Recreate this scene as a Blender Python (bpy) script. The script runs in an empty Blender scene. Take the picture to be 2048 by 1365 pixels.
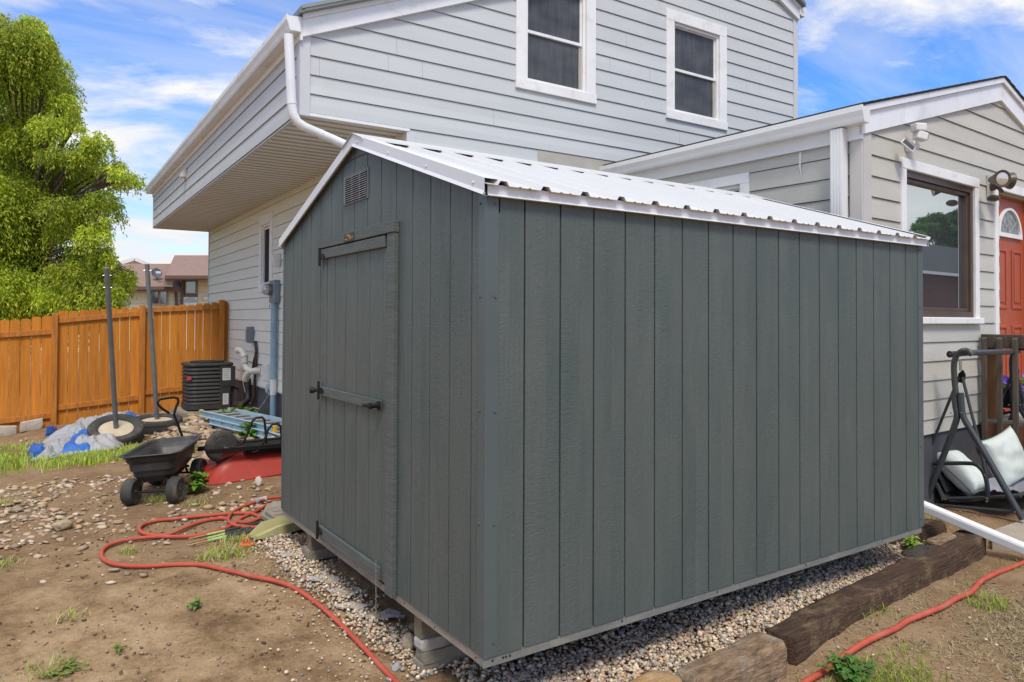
import bpy, math, random
import numpy as np
from mathutils import Vector, Matrix, noise
random.seed(7); rng=np.random.default_rng(11)
C=bpy.context.scene.collection
R=math.radians
# ------------------------------------------------------------------ camera model (solved from the photograph)
FPX,CPY=1452.032,614.342
CAM=np.array([-1.665,-2.677,1.463])
def cam_axes(yaw,pitch,roll):
    f=np.array([math.sin(yaw)*math.cos(pitch),math.cos(yaw)*math.cos(pitch),math.sin(pitch)])
    r=np.array([math.cos(yaw),-math.sin(yaw),0.]); u=np.cross(r,f); c,s=math.cos(roll),math.sin(roll)
    return np.array([c*r+s*u,-s*r+c*u,f])
AX=cam_axes(R(33.922),R(.964),R(.24))
def ray(u,v): return AX.T@np.array([(u-1024)/FPX,-(v-CPY)/FPX,1.0])
def onp(u,v,ax,c):
    d=ray(u,v); return CAM+(c-CAM[ax])/d[ax]*d
def ox(u,v,c=0.): return onp(u,v,0,c)
def oy(u,v,c=0.): return onp(u,v,1,c)
def oz(u,v,c=0.): return onp(u,v,2,c)
def atd(u,v,t): return CAM+t*ray(u,v)
class Frame:
    def __init__(s,x,y,deg):
        s.o=np.array([x,y,0.]); a=R(deg); s.R=np.array([[math.cos(a),math.sin(a),0],[-math.sin(a),math.cos(a),0],[0,0,1]])
    def w(s,*X): return s.R.T@np.array(X,float)+s.o
    def on(s,u,v,ax,c):
        c0=s.R@(CAM-s.o); d=s.R@ray(u,v); return c0+(c-c0[ax])/d[ax]*d
H=Frame(0,3.8,-.87)          # main house: gable wall is local y=0
A=Frame(4.027,3.748,2.76)    # wing with the picture window: left wall is local x=0, front wall local y=-3.011
# ------------------------------------------------------------------ ground height
GP=np.array([(0,.6,-.345),(-1.7,1.2,-.335),(0,2.5,-.25),(-.8,3.3,-.262),(-1.5,6,-.285),(-.6,8,-.245),(-1.6,8,-.275),(-2,11.5,-.43),(-1.2,11.4,-.34),(0,11.5,-.23),
 (1.3,11.3,-.13),(1.3,9,-.08),(1.25,6.5,-.1),(.35,5,-.215),(.1,7,-.2),(1,3.3,-.22),(1.5,-.55,-.365),(4.3,-.3,-.36),(5.4,0,-.27),(5.6,.7,-.25),
 (3.7,.6,-.29),(2,-1.8,-.38),(5,-2,-.38),(0,-2,-.37),(1.8,1,-.27),(2.2,0,-.27),(.6,.1,-.325),(-4,4,-.33),(-5,9,-.42),(-.3,4.5,-.235),(-.65,4.7,-.245)])
def gz(x,y):
    d2=(GP[:,0]-x)**2+(GP[:,1]-y)**2
    w=1/(d2+.12)**1.6
    return float((w*GP[:,2]).sum()/w.sum())
def gp(u,v,dz=0.):
    z=-.3
    for _ in range(12):
        p=oz(u,v,z+dz); z=gz(p[0],p[1])
    return np.array([p[0],p[1],z+dz])
def V3(p): return Vector((float(p[0]),float(p[1]),float(p[2])))
# ------------------------------------------------------------------ materials
def new_mat(name):
    m=bpy.data.materials.new(name); m.use_nodes=True; nt=m.node_tree
    return m,nt,nt.nodes['Principled BSDF']
def nd(nt,t,**k):
    n=nt.nodes.new(t)
    for a,b in k.items():
        if a in n.inputs.keys() if hasattr(n.inputs,'keys') else False: n.inputs[a].default_value=b
        else: setattr(n,a,b)
    return n
def coords(nt,stretch=(1,1,1)):
    tc=nt.nodes.new('ShaderNodeTexCoord'); mp=nt.nodes.new('ShaderNodeMapping'); mp.inputs['Scale'].default_value=stretch
    nt.links.new(tc.outputs['Object'],mp.inputs['Vector']); return mp.outputs['Vector']
def noise_n(nt,vec,scale,detail=6,rough=.6,dist=0.):
    n=nt.nodes.new('ShaderNodeTexNoise'); n.inputs['Scale'].default_value=scale; n.inputs['Detail'].default_value=detail
    n.inputs['Roughness'].default_value=rough; n.inputs['Distortion'].default_value=dist
    nt.links.new(vec,n.inputs['Vector']); return n.outputs['Fac']
def ramp(nt,fac,stops):
    r=nt.nodes.new('ShaderNodeValToRGB'); e=r.color_ramp.elements
    while len(e)<len(stops): e.new(.5)
    for el,(p,c) in zip(e,stops): el.position=p; el.color=(c[0],c[1],c[2],1) if hasattr(c,'__len__') else (c,c,c,1)
    nt.links.new(fac,r.inputs['Fac']); return r.outputs['Color']
def mixc(nt,fac,a,b,mode='MIX'):
    m=nt.nodes.new('ShaderNodeMix'); m.data_type='RGBA'; m.blend_type=mode
    for s,v in ((0,fac),(6,a),(7,b)):
        if hasattr(v,'is_linked') or hasattr(v,'links'): nt.links.new(v,m.inputs[s])
        elif s==0: m.inputs[0].default_value=v
        else: m.inputs[s].default_value=(v[0],v[1],v[2],1)
    return m.outputs[2]
def mathn(nt,op,a,b=0.,c=None):
    m=nt.nodes.new('ShaderNodeMath'); m.operation=op
    for i,v in enumerate((a,b,c)):
        if v is None: continue
        if hasattr(v,'links'): nt.links.new(v,m.inputs[i])
        else: m.inputs[i].default_value=v
    return m.outputs[0]
def bumpn(nt,h,strength,dist,prev=None):
    b=nt.nodes.new('ShaderNodeBump'); b.inputs['Strength'].default_value=strength; b.inputs['Distance'].default_value=dist
    nt.links.new(h,b.inputs['Height'])
    if prev is not None: nt.links.new(prev,b.inputs['Normal'])
    return b.outputs['Normal']
MC={}
def mat(name,c,rough=.6,c2=None,ns=4.,st=(1,1,1),bump=0.,bs=60.,bst=(1,1,1),metal=0.,dirt=None,ds=2.5,spec=.5,bd=.01):
    if name in MC: return MC[name]
    m,nt,b=new_mat(name); c2=c2 or tuple(min(1,x*.82) for x in c)
    f=noise_n(nt,coords(nt,st),ns,8,.62)
    col=ramp(nt,f,[(.32,c2),(.66,c)])
    if dirt is not None:
        g=noise_n(nt,coords(nt),ds,10,.7,.3); k=ramp(nt,g,[(.52,0.),(.78,1.)])
        col=mixc(nt,k,col,dirt)
    nt.links.new(col,b.inputs['Base Color']); b.inputs['Metallic'].default_value=metal
    b.inputs['Specular IOR Level'].default_value=spec
    rr=noise_n(nt,coords(nt),ns*3,4); mr=nt.nodes.new('ShaderNodeMapRange'); nt.links.new(rr,mr.inputs[0])
    mr.inputs[3].default_value=max(.03,rough-.1); mr.inputs[4].default_value=min(1,rough+.1); nt.links.new(mr.outputs[0],b.inputs['Roughness'])
    if bump: nt.links.new(bumpn(nt,noise_n(nt,coords(nt,bst),bs,6,.65),bump,bd),b.inputs['Normal'])
    MC[name]=m; return m
def attr_mat(name,rough=.7,bump=.3,bs=80,trans=0.,spec=.3,mult=1.):
    m,nt,b=new_mat(name)
    a=nt.nodes.new('ShaderNodeAttribute'); a.attribute_name='Col'
    f=noise_n(nt,coords(nt),bs*.5,5); v=ramp(nt,f,[(.25,.72*mult),(.75,1.15*mult)])
    col=mixc(nt,1.,a.outputs['Color'],v,'MULTIPLY')
    nt.links.new(col,b.inputs['Base Color']); b.inputs['Roughness'].default_value=rough; b.inputs['Specular IOR Level'].default_value=spec
    if bump: nt.links.new(bumpn(nt,noise_n(nt,coords(nt),bs,5),bump,.01),b.inputs['Normal'])
    if trans:
        t=nt.nodes.new('ShaderNodeBsdfTranslucent'); nt.links.new(col,t.inputs['Color'])
        mx=nt.nodes.new('ShaderNodeMixShader'); mx.inputs[0].default_value=trans
        nt.links.new(b.outputs[0],mx.inputs[1]); nt.links.new(t.outputs[0],mx.inputs[2])
        nt.links.new(mx.outputs[0],nt.nodes['Material Output'].inputs['Surface'])
    return m
def siding_mat(name,c,c2,grain,stain=None):
    m,nt,b=new_mat(name)
    f=noise_n(nt,coords(nt,(.5,.5,3)),2.2,8,.6); col=ramp(nt,f,[(.3,c2),(.7,c)])
    # each course a touch different
    tc=nt.nodes.new('ShaderNodeTexCoord'); sp=nt.nodes.new('ShaderNodeSeparateXYZ'); nt.links.new(tc.outputs['Object'],sp.inputs[0])
    w=nt.nodes.new('ShaderNodeTexWhiteNoise'); w.noise_dimensions='1D'
    nt.links.new(mathn(nt,'FLOOR',mathn(nt,'MULTIPLY',mathn(nt,'SUBTRACT',sp.outputs['Z'],.018),1/.178)),w.inputs['W'])
    col=mixc(nt,1.,col,ramp(nt,w.outputs['Value'],[(0,.95),(1,1.02)]),'MULTIPLY')
    if stain:
        g=noise_n(nt,coords(nt,(1,1,.35)),1.3,10,.75,.4); col=mixc(nt,mathn(nt,'MULTIPLY',ramp(nt,g,[(.55,0.),(.8,1.)]),.35),col,stain)
    nt.links.new(col,b.inputs['Base Color']); b.inputs['Roughness'].default_value=.55; b.inputs['Specular IOR Level'].default_value=.3
    v=coords(nt,(3,3,60)); wv=noise_n(nt,v,2.2,5,.6,1.6)
    nt.links.new(bumpn(nt,wv,grain,.006),b.inputs['Normal'])
    return m
def shed_mat(name,axis):
    m,nt,b=new_mat(name); tc=nt.nodes.new('ShaderNodeTexCoord'); sp=nt.nodes.new('ShaderNodeSeparateXYZ'); nt.links.new(tc.outputs['Object'],sp.inputs[0])
    s=sp.outputs[axis]
    w=nt.nodes.new('ShaderNodeTexWhiteNoise'); w.noise_dimensions='1D'; nt.links.new(mathn(nt,'FLOOR',mathn(nt,'MULTIPLY',mathn(nt,'SUBTRACT',s,.1227-.2*5),5.)),w.inputs['W'])
    off=nt.nodes.new('ShaderNodeCombineXYZ'); nt.links.new(mathn(nt,'MULTIPLY',w.outputs['Value'],37.),off.inputs[2])
    def cv(st):
        add=nt.nodes.new('ShaderNodeVectorMath'); add.operation='ADD'; nt.links.new(tc.outputs['Object'],add.inputs[0]); nt.links.new(off.outputs[0],add.inputs[1])
        mp=nt.nodes.new('ShaderNodeMapping'); mp.inputs['Scale'].default_value=st; nt.links.new(add.outputs[0],mp.inputs['Vector']); return mp.outputs['Vector']
    base=ramp(nt,noise_n(nt,cv((3,3,.8)),1.6,8,.65,.4),[(.3,(.066,.088,.083)),(.5,(.081,.100,.093)),(.7,(.097,.110,.102))])
    base=mixc(nt,1.,base,ramp(nt,w.outputs['Value'],[(0,.965),(1,1.03)]),'MULTIPLY')
    sp2=noise_n(nt,cv((1,1,1)),140,2,.5); base=mixc(nt,mathn(nt,'MULTIPLY',ramp(nt,sp2,[(.70,0.),(.76,1.)]),.5),base,(.2,.22,.21))
    nt.links.new(base,b.inputs['Base Color'])
    b.inputs['Roughness'].default_value=.48; b.inputs['Specular IOR Level'].default_value=.38
    # saw-mark ripples in patches, vertical grain, cathedral figure
    rip=noise_n(nt,cv((26,26,72)),1.0,4,.6,.8); patch=ramp(nt,noise_n(nt,cv((12,12,.9)),1.3,4),[(.40,.12),(.66,1.)])
    h1=mathn(nt,'MULTIPLY',rip,patch)
    ver=noise_n(nt,cv((60,60,1.6)),1.0,5,.6,.3)
    wv=nt.nodes.new('ShaderNodeTexWave'); wv.wave_type='RINGS'; wv.inputs['Scale'].default_value=1.2; wv.inputs['Distortion'].default_value=5.; wv.inputs['Detail'].default_value=3.
    nt.links.new(cv((14,14,1.1)),wv.inputs['Vector']); pw=ramp(nt,noise_n(nt,cv((4,4,.7)),1.1,2),[(.55,0.),(.7,1.)])
    h2=mathn(nt,'MULTIPLY',wv.outputs['Fac'],pw)
    h=mathn(nt,'ADD',mathn(nt,'MULTIPLY',h1,.9),mathn(nt,'ADD',mathn(nt,'MULTIPLY',ver,.5),mathn(nt,'MULTIPLY',h2,.25)))
    h=mathn(nt,'ADD',h,mathn(nt,'MULTIPLY',noise_n(nt,cv((1,1,.6)),70,4),.35))
    nt.links.new(bumpn(nt,h,.62,.008),b.inputs['Normal'])
    return m
def plank_mat(name,c,c2,axis=0,pitch=.145,rough=.65,grain=(18,18,1.2)):
    m,nt,b=new_mat(name); tc=nt.nodes.new('ShaderNodeTexCoord'); sp=nt.nodes.new('ShaderNodeSeparateXYZ'); nt.links.new(tc.outputs['Object'],sp.inputs[0])
    w=nt.nodes.new('ShaderNodeTexWhiteNoise'); w.noise_dimensions='1D'; nt.links.new(mathn(nt,'FLOOR',mathn(nt,'MULTIPLY',sp.outputs[axis],1/pitch)),w.inputs['W'])
    f=noise_n(nt,coords(nt,grain),1.5,6,.6,.5); col=ramp(nt,f,[(.3,c2),(.7,c)])
    col=mixc(nt,1.,col,ramp(nt,w.outputs['Value'],[(0,.82),(1,1.1)]),'MULTIPLY')
    nt.links.new(col,b.inputs['Base Color']); b.inputs['Roughness'].default_value=rough; b.inputs['Specular IOR Level'].default_value=.25
    nt.links.new(bumpn(nt,f,.25,.006),b.inputs['Normal']); return m
def shingle_mat(name,c,c2):
    m,nt,b=new_mat(name)
    f=noise_n(nt,coords(nt,(1,1,2)),3.5,8,.7,.2); g=noise_n(nt,coords(nt,(6,6,14)),1.4,3,.5)
    col=mixc(nt,.5,ramp(nt,f,[(.3,c2),(.7,c)]),ramp(nt,g,[(.35,c2),(.65,c)]))
    nt.links.new(col,b.inputs['Base Color']); b.inputs['Roughness'].default_value=.9; b.inputs['Specular IOR Level'].default_value=.2; return m
def glass_mat(name,refl,dark,rough=.02,tint=(1,1,1)):
    m,nt,b=new_mat(name)
    f=noise_n(nt,coords(nt),3,6); col=ramp(nt,f,[(.3,tuple(x*.8 for x in dark)),(.7,dark)]); nt.links.new(col,b.inputs['Base Color']); b.inputs['Roughness'].default_value=.4
    g=nt.nodes.new('ShaderNodeBsdfGlossy'); g.inputs['Roughness'].default_value=rough; g.inputs['Color'].default_value=(*tint,1)
    mx=nt.nodes.new('ShaderNodeMixShader'); mx.inputs[0].default_value=refl
    nt.links.new(b.outputs[0],mx.inputs[1]); nt.links.new(g.outputs[0],mx.inputs[2]); nt.links.new(mx.outputs[0],nt.nodes['Material Output'].inputs['Surface'])
    return m
def screen_mat():
    m,nt,b=new_mat('screened_glass'); f=noise_n(nt,coords(nt,(14,14,1.5)),1.2,6,.65,.6); g=noise_n(nt,coords(nt,(1,1,2.2)),1.4,3)
    col=mixc(nt,.5,ramp(nt,f,[(.3,(.028,.03,.033)),(.7,(.105,.108,.112))]),ramp(nt,g,[(.35,(.03,.032,.035)),(.7,(.13,.132,.135))])); nt.links.new(col,b.inputs['Base Color']); b.inputs['Roughness'].default_value=.35; b.inputs['Specular IOR Level'].default_value=.3
    wv=nt.nodes.new('ShaderNodeTexWave'); wv.inputs['Scale'].default_value=260; nt.links.new(coords(nt),wv.inputs['Vector']); nt.links.new(bumpn(nt,wv.outputs['Fac'],.25,.001),b.inputs['Normal']); return m
M=dict(
 shedx=shed_mat('shed_panel_long',0), shedy=shed_mat('shed_panel_front',1),
 shedtrim=mat('painted_metal_trim',(.083,.103,.106),.42,(.072,.092,.093),1.5,bump=.05,bs=12),
 shedboard=mat('painted_trim_board',(.098,.112,.104),.6,(.066,.078,.072),2.5,(4,1.2,22),bump=.5,bs=2.,bst=(6,5,70)),
 gap=mat('dark_gap',(.012,.012,.011),.9), blackmetal=mat('black_iron',(.008,.0075,.007),.6,bump=.1,spec=.3),
 roofwhite=mat('white_metal_roof',(.53,.54,.55),.4,(.49,.50,.51),.8,dirt=(.50,.505,.51),ds=2.), trimwhite=mat('white_trim_metal',(.74,.75,.77),.4,(.66,.68,.70),1.2,dirt=(.5,.49,.45),ds=3.),
 rakegrey=mat('white_rake_metal',(.66,.67,.70),.4,(.58,.6,.62),1.2),
 rim=mat('weathered_rim_wood',(.30,.25,.20),.8,(.2,.165,.13),3,(1,2,14),bump=.3,bs=4,bst=(2,2,30)),
 rimpaint=mat('painted_rim_wood',(.2,.2,.185),.7,(.13,.14,.13),2,(2,2,12),bump=.25,bs=4,bst=(2,2,30),dirt=(.3,.26,.21),ds=6),
 skid=mat('skid_lumber',(.2,.16,.11),.85,(.12,.1,.07),4,(1,6,6),bump=.3),
 hside=siding_mat('pale_grey_siding',(.53,.55,.555),(.49,.51,.515),.10,(.40,.37,.33)),
 hlow=siding_mat('grey_lavender_siding',(.71,.73,.66),(.66,.675,.61),.10),
 aside=siding_mat('warm_grey_siding',(.525,.515,.46),(.46,.45,.40),.55),
 patch=mat('unpainted_board',(.42,.40,.35),.6,(.34,.32,.28),3),
 white=mat('white_paint',(.78,.78,.77),.45,(.71,.71,.70),1.5,dirt=(.55,.53,.48),ds=4),
 soffit=mat('tan_soffit_metal',(.72,.715,.68),.5,(.68,.67,.635),1.2), whitesoft=mat('white_vinyl',(.72,.72,.71),.35,(.66,.66,.64),2),
 cornerb=mat('corner_board_paint',(.52,.50,.47),.55,(.46,.445,.42),1.5), cornerg=mat('grey_corner_board',(.55,.56,.58),.55,(.49,.5,.52),1.5),
 found=mat('slate_foundation',(.075,.077,.09),.75,(.05,.052,.062),2.2,bump=.3,bs=14), metroof=mat('grey_green_metal_roof',(.17,.19,.18),.4),
 screen=screen_mat(), glass=glass_mat('window_glass',.62,(.035,.045,.05),.012,(.86,.93,.95)), darkglass=glass_mat('dark_glass',.18,(.02,.022,.024),.05),
 brownframe=mat('brown_aluminium',(.085,.055,.04),.4,(.06,.038,.028)), reddoor=mat('red_door_paint',(.40,.078,.028),.45,(.34,.062,.023),1.2,bump=.05),
 shingdark=shingle_mat('dark_shingle',(.09,.088,.085),(.04,.04,.04)), shingtan=shingle_mat('tan_rose_shingle',(.27,.185,.155),(.18,.12,.105)), shinggrey=shingle_mat('grey_shingle',(.09,.09,.095),(.05,.05,.055)),
 cream=siding_mat('cream_siding',(.74,.65,.40),(.67,.59,.36),.1), browntrim=mat('brown_trim',(.13,.085,.06),.6), tanframe=mat('tan_frame',(.3,.22,.15),.6),
 fence=plank_mat('cedar_stain_picket',(.60,.228,.030),(.43,.145,.015)), fencepost=mat('cedar_stain_post',(.52,.19,.016),.65,(.3,.10,.014),2,(8,8,1),bump=.25,bs=3,bst=(14,14,1)),
 concrete=mat('grey_concrete',(.29,.255,.20),.9,(.18,.155,.12),7,bump=.5,bs=40,dirt=(.2,.16,.12),ds=4), sandcon=mat('sandy_concrete',(.52,.43,.32),.95,(.42,.34,.24),6,bump=.5,bs=50),
 blockstone=mat('pale_retaining_block',(.46,.41,.34),.9,(.36,.31,.25),6,bump=.5,bs=30), whiteblock=mat('broken_block_face',(.42,.40,.36),.95,(.2,.185,.16),9,bump=.9,bs=22),
 tyre=mat('tyre_rubber',(.045,.043,.040),.8,(.028,.027,.025),4,bump=.2,dirt=(.15,.12,.085),ds=6), galv=mat('galvanised_pole',(.23,.245,.25),.45,(.17,.18,.185),5,metal=.6,dirt=(.28,.27,.25),ds=6),
 chrome=mat('bright_steel',(.6,.6,.6),.25,metal=1.), tarps=mat('silver_tarp',(.36,.365,.39),.42,(.26,.265,.285),3,bump=.25,bs=40,dirt=(.34,.29,.24),ds=4), tarpb=mat('blue_tarp',(.012,.13,.48),.45,(.01,.085,.33),3,bump=.25,bs=40),
 acdark=mat('dark_grey_ac_paint',(.045,.043,.038),.6,(.035,.034,.03),spec=.3), acblack=mat('ac_coil_black',(.012,.012,.012),.8), paper=mat('white_label',(.6,.6,.57),.6,(.5,.5,.48),60,(1,1,6)), redlabel=mat('red_badge',(.5,.03,.035),.5), yellow=mat('yellow_plastic',(.75,.42,.02),.5), inkl=mat('label_ink',(.12,.12,.12),.7),
 ladder=mat('pale_blue_fibreglass',(.37,.51,.57),.5,(.30,.44,.50),3,dirt=(.35,.36,.34),ds=5), rung=mat('aluminium_rung',(.42,.41,.45),.4,(.34,.33,.37),8,metal=.4),
 barrow=mat('red_tray_paint',(.40,.042,.028),.33,(.33,.032,.022),2.5,dirt=(.2,.05,.035),ds=5), cart=mat('black_poly_tub',(.035,.034,.034),.5,(.025,.025,.025),3,bump=.1,dirt=(.10,.085,.07),ds=6),
 hose=mat('red_rubber_hose',(.46,.085,.052),.7,(.37,.068,.042),6,dirt=(.36,.17,.11),ds=7,spec=.25), tape=mat('grey_tape',(.42,.41,.4),.55), olive=mat('olive_plastic',(.38,.35,.165),.5,(.32,.29,.13),3,dirt=(.24,.2,.11),ds=4), orange=mat('orange_plastic',(.75,.16,.02),.45),
 stake=mat('dark_green_steel',(.03,.04,.033),.6), bamboo=mat('bamboo',(.42,.27,.12),.7), lime=mat('lime_tape',(.4,.55,.2),.6),
 pvc=mat('pvc_white',(.60,.57,.49),.35,(.55,.52,.45)), bluepvc=mat('pale_blue_conduit',(.24,.37,.44),.5,(.2,.32,.39),5,dirt=(.4,.42,.44),ds=3), greybox=mat('grey_electrical_box',(.20,.23,.25),.5,(.17,.2,.22)), meterglass=glass_mat('meter_glass',.25,(.3,.3,.3),.1), cable=mat('dark_cable',(.03,.022,.018),.6),
 tiedark=mat('dark_tie_wood',(.155,.078,.038),.85,(.040,.020,.010),4,(1.2,10,10),bump=1.,bs=3,bst=(1.5,24,24),dirt=(.36,.27,.15),ds=6.5,bd=.06), tiegrey=mat('grey_tie_wood',(.40,.265,.155),.9,(.12,.074,.042),9,(1.5,3.5,3.5),bump=1.,bs=5,bst=(2,12,12),dirt=(.45,.39,.31),ds=5,bd=.035), tieor=mat('orange_tie_wood',(.42,.27,.12),.85,(.26,.13,.045),5,(1.5,6,6),bump=.8,bs=4,bst=(2,16,16),dirt=(.5,.4,.25),ds=5,bd=.02),
 tierot=mat('rotten_wood',(.05,.04,.035),.95,(.025,.02,.018),8,bump=1.,bs=20),
 swing=mat('grey_steel_tube',(.045,.052,.056),.38,(.036,.041,.045)), sling=mat('charcoal_sling',(.05,.05,.054),.85,(.04,.04,.043),6,bump=.2,bs=300), pillow=mat('pale_mint_fabric',(.56,.61,.58),.85,(.5,.55,.52),3,bump=.25,bs=220), piping=mat('dark_piping',(.2,.21,.22),.8), blanket=mat('grey_blanket',(.30,.30,.34),.95,(.22,.22,.25),4,bump=.4,bs=80),
 deckwood=mat('weathered_deck_wood',(.10,.078,.058),.85,(.055,.042,.032),3,(8,8,1.2),bump=.4,bs=3,bst=(20,20,1.5)), deckbrown=mat('brown_stained_rim',(.22,.095,.035),.75,(.16,.065,.024),3,(1,1,8)), deckpost=mat('amber_post',(.28,.14,.055),.8,(.19,.09,.035),3,(10,10,1)), deckfloor=mat('grey_deck_boards',(.36,.34,.31),.85,(.28,.265,.24),3,(1,8,1)),
 pot=mat('navy_pot',(.012,.016,.035),.35), petal=mat('purple_petal',(.22,.09,.62),.6,(.15,.05,.5)), plate=mat('brass_plate',(.06,.035,.012),.5,(.035,.02,.008),30), gold=mat('gold_lettering',(.5,.28,.05),.4),
 fabric=mat('torn_landscape_fabric',(.42,.405,.375),.95,(.28,.265,.24),12,bump=.6,bs=60), chipbark=mat('bark',(.17,.13,.095),.9,(.09,.068,.05),6,(4,4,1),bump=.8,bs=12),
 camwhite=mat('white_camera_plastic',(.68,.68,.66),.4), solar=mat('solar_cell',(.012,.014,.022),.2), lamplens=glass_mat('lamp_lens',.3,(.45,.43,.36),.12), brick=mat('red_brown_brick',(.16,.07,.05),.9,(.1,.045,.035),8),
 pathcon=mat('path_concrete',(.37,.32,.265),.9,(.3,.255,.21),4,bump=.3,bs=50,dirt=(.25,.19,.14),ds=3),
 stem=mat('green_stem',(.12,.2,.04),.7), leafgreen=attr_mat('leaf_green',.55,0,60,.25,.35), stone=attr_mat('stone_surface',.85,.5,90,0,.25), leaf=attr_mat('tree_leaf',.5,0,30,.5,.3), grass=attr_mat('grass_blade',.6,0,30,.3,.3),
 rimmetal=mat('dark_wheel_rim',(.055,.052,.05),.45), dish=mat('grey_dish',(.09,.1,.12),.5), frost=glass_mat('leaded_glass',.2,(.16,.18,.17),.3),
)
# ------------------------------------------------------------------ mesh builder
class MB:
    def __init__(s,fr=None): s.v=[]; s.f=[]; s.fr=fr
    def add(s,vs,fs):
        o=len(s.v)
        for p in vs: s.v.append(tuple(s.fr.w(*p)) if s.fr else (float(p[0]),float(p[1]),float(p[2])))
        s.f+= [tuple(i+o for i in f) for f in fs]; return s
    def box(s,x0,x1,y0,y1,z0,z1):
        return s.add([(x0,y0,z0),(x1,y0,z0),(x1,y1,z0),(x0,y1,z0),(x0,y0,z1),(x1,y0,z1),(x1,y1,z1),(x0,y1,z1)],[(0,3,2,1),(4,5,6,7),(0,1,5,4),(1,2,6,5),(2,3,7,6),(3,0,4,7)])
    def obox(s,c,ax,ay,az,h):
        c,ax,ay,az=[np.array(t,float) for t in (c,ax,ay,az)]
        vs=[c+i*h[0]*ax+j*h[1]*ay+k*h[2]*az for k in(-1,1) for (i,j) in((-1,-1),(1,-1),(1,1),(-1,1))]
        return s.add(vs,[(0,3,2,1),(4,5,6,7),(0,1,5,4),(1,2,6,5),(2,3,7,6),(3,0,4,7)])
    def bar(s,p,q,w,h,up=(0,0,1)):
        p,q=np.array(p,float),np.array(q,float); d=q-p; L=np.linalg.norm(d); d/=L; up=np.array(up,float); sx=np.cross(d,up); n=np.linalg.norm(sx)
        if n<1e-4: sx=np.cross(d,(1,0,0)); n=np.linalg.norm(sx)
        sx/=n; u=np.cross(sx,d); return s.obox((p+q)/2,d,sx,u,(L/2,w/2,h/2))
    def tube(s,pts,r,n=8,closed=False,cap=True):
        P=[np.array(p,float) for p in pts]; k=len(P); T=[]
        for i in range(k):
            a=P[(i-1)%k] if closed or i>0 else P[i]; b=P[(i+1)%k] if closed or i<k-1 else P[i]
            t=b-a; T.append(t/(np.linalg.norm(t)+1e-12))
        ref=np.array((0,0,1.)) if abs(T[0][2])<.9 else np.array((1.,0,0)); u=np.cross(T[0],ref); u/=np.linalg.norm(u)
        vs=[]
        for i in range(k):
            u=u-T[i]*(u@T[i]); u/=np.linalg.norm(u)+1e-12; w=np.cross(T[i],u); rr=r[i] if hasattr(r,'__len__') else r
            for j in range(n):
                a=2*math.pi*j/n; vs.append(P[i]+rr*(math.cos(a)*u+math.sin(a)*w))
        fs=[]
        for i in range(k if closed else k-1):
            for j in range(n):
                a=i*n+j; b=i*n+(j+1)%n; c=((i+1)%k)*n+(j+1)%n; d=((i+1)%k)*n+j; fs.append((a,b,c,d))
        if cap and not closed: fs.append(tuple(range(n-1,-1,-1))); fs.append(tuple((k-1)*n+j for j in range(n)))
        return s.add(vs,fs)
    def lathe(s,prof,c,axis=(0,0,1),n=24,closed=False):
        c=np.array(c,float); az=np.array(axis,float); az/=np.linalg.norm(az); ref=np.array((1.,0,0)) if abs(az[0])<.9 else np.array((0,1.,0))
        u=np.cross(az,ref); u/=np.linalg.norm(u); w=np.cross(az,u); vs=[]; fs=[]
        for (r,z) in prof:
            for j in range(n):
                a=2*math.pi*j/n; vs.append(c+az*z+r*(math.cos(a)*u+math.sin(a)*w))
        k=len(prof)
        for i in range(k if closed else k-1):
            for j in range(n): fs.append((i*n+j,i*n+(j+1)%n,((i+1)%k)*n+(j+1)%n,((i+1)%k)*n+j))
        if not closed:
            if prof[0][0]>1e-5: fs.append(tuple(range(n-1,-1,-1)))
            if prof[-1][0]>1e-5: fs.append(tuple((k-1)*n+j for j in range(n)))
        return s.add(vs,fs)
    def prism(s,poly,d):
        n=len(poly); d=np.array(d,float); vs=[np.array(p,float) for p in poly]+[np.array(p,float)+d for p in poly]
        return s.add(vs,[tuple(range(n-1,-1,-1)),tuple(range(n,2*n))]+[(i,(i+1)%n,n+(i+1)%n,n+i) for i in range(n)])
    def grid(s,rows):
        k=len(rows[0]); vs=[p for r in rows for p in r]; fs=[(i*k+j,i*k+j+1,(i+1)*k+j+1,(i+1)*k+j) for i in range(len(rows)-1) for j in range(k-1)]
        return s.add(vs,fs)
    def ball(s,c,r,n=10,m=7,sc=(1,1,1)):
        vs=[];fs=[]
        for i in range(m+1):
            t=math.pi*i/m
            for j in range(n): a=2*math.pi*j/n; vs.append((c[0]+r*sc[0]*math.sin(t)*math.cos(a),c[1]+r*sc[1]*math.sin(t)*math.sin(a),c[2]+r*sc[2]*math.cos(t)))
        for i in range(m):
            for j in range(n): fs.append((i*n+j,i*n+(j+1)%n,(i+1)*n+(j+1)%n,(i+1)*n+j))
        return s.add(vs,fs)
    def build(s,name,m,parent=None,bevel=0.,smooth=False,solid=0.,label=None,segs=2):
        me=bpy.data.meshes.new(name); off=np.array(parent_off(parent)); vs=np.array(s.v)-off
        me.from_pydata([tuple(p) for p in vs],[],s.f); me.validate(); me.update()
        o=bpy.data.objects.new(name,me); C.objects.link(o); me.materials.append(m)
        if parent is not None: o.parent=parent
        fixn(me)
        if smooth:
            for p in me.polygons: p.use_smooth=True
            try: me.set_sharp_from_angle(angle=R(40))
            except Exception: pass
        if solid: q=o.modifiers.new('Solid','SOLIDIFY'); q.thickness=solid; q.offset=0
        if bevel: q=o.modifiers.new('Bevel','BEVEL'); q.width=bevel; q.segments=segs; q.limit_method='ANGLE'; q.angle_limit=R(35)
        if label: o['label']=label
        return o
import bmesh
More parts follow.
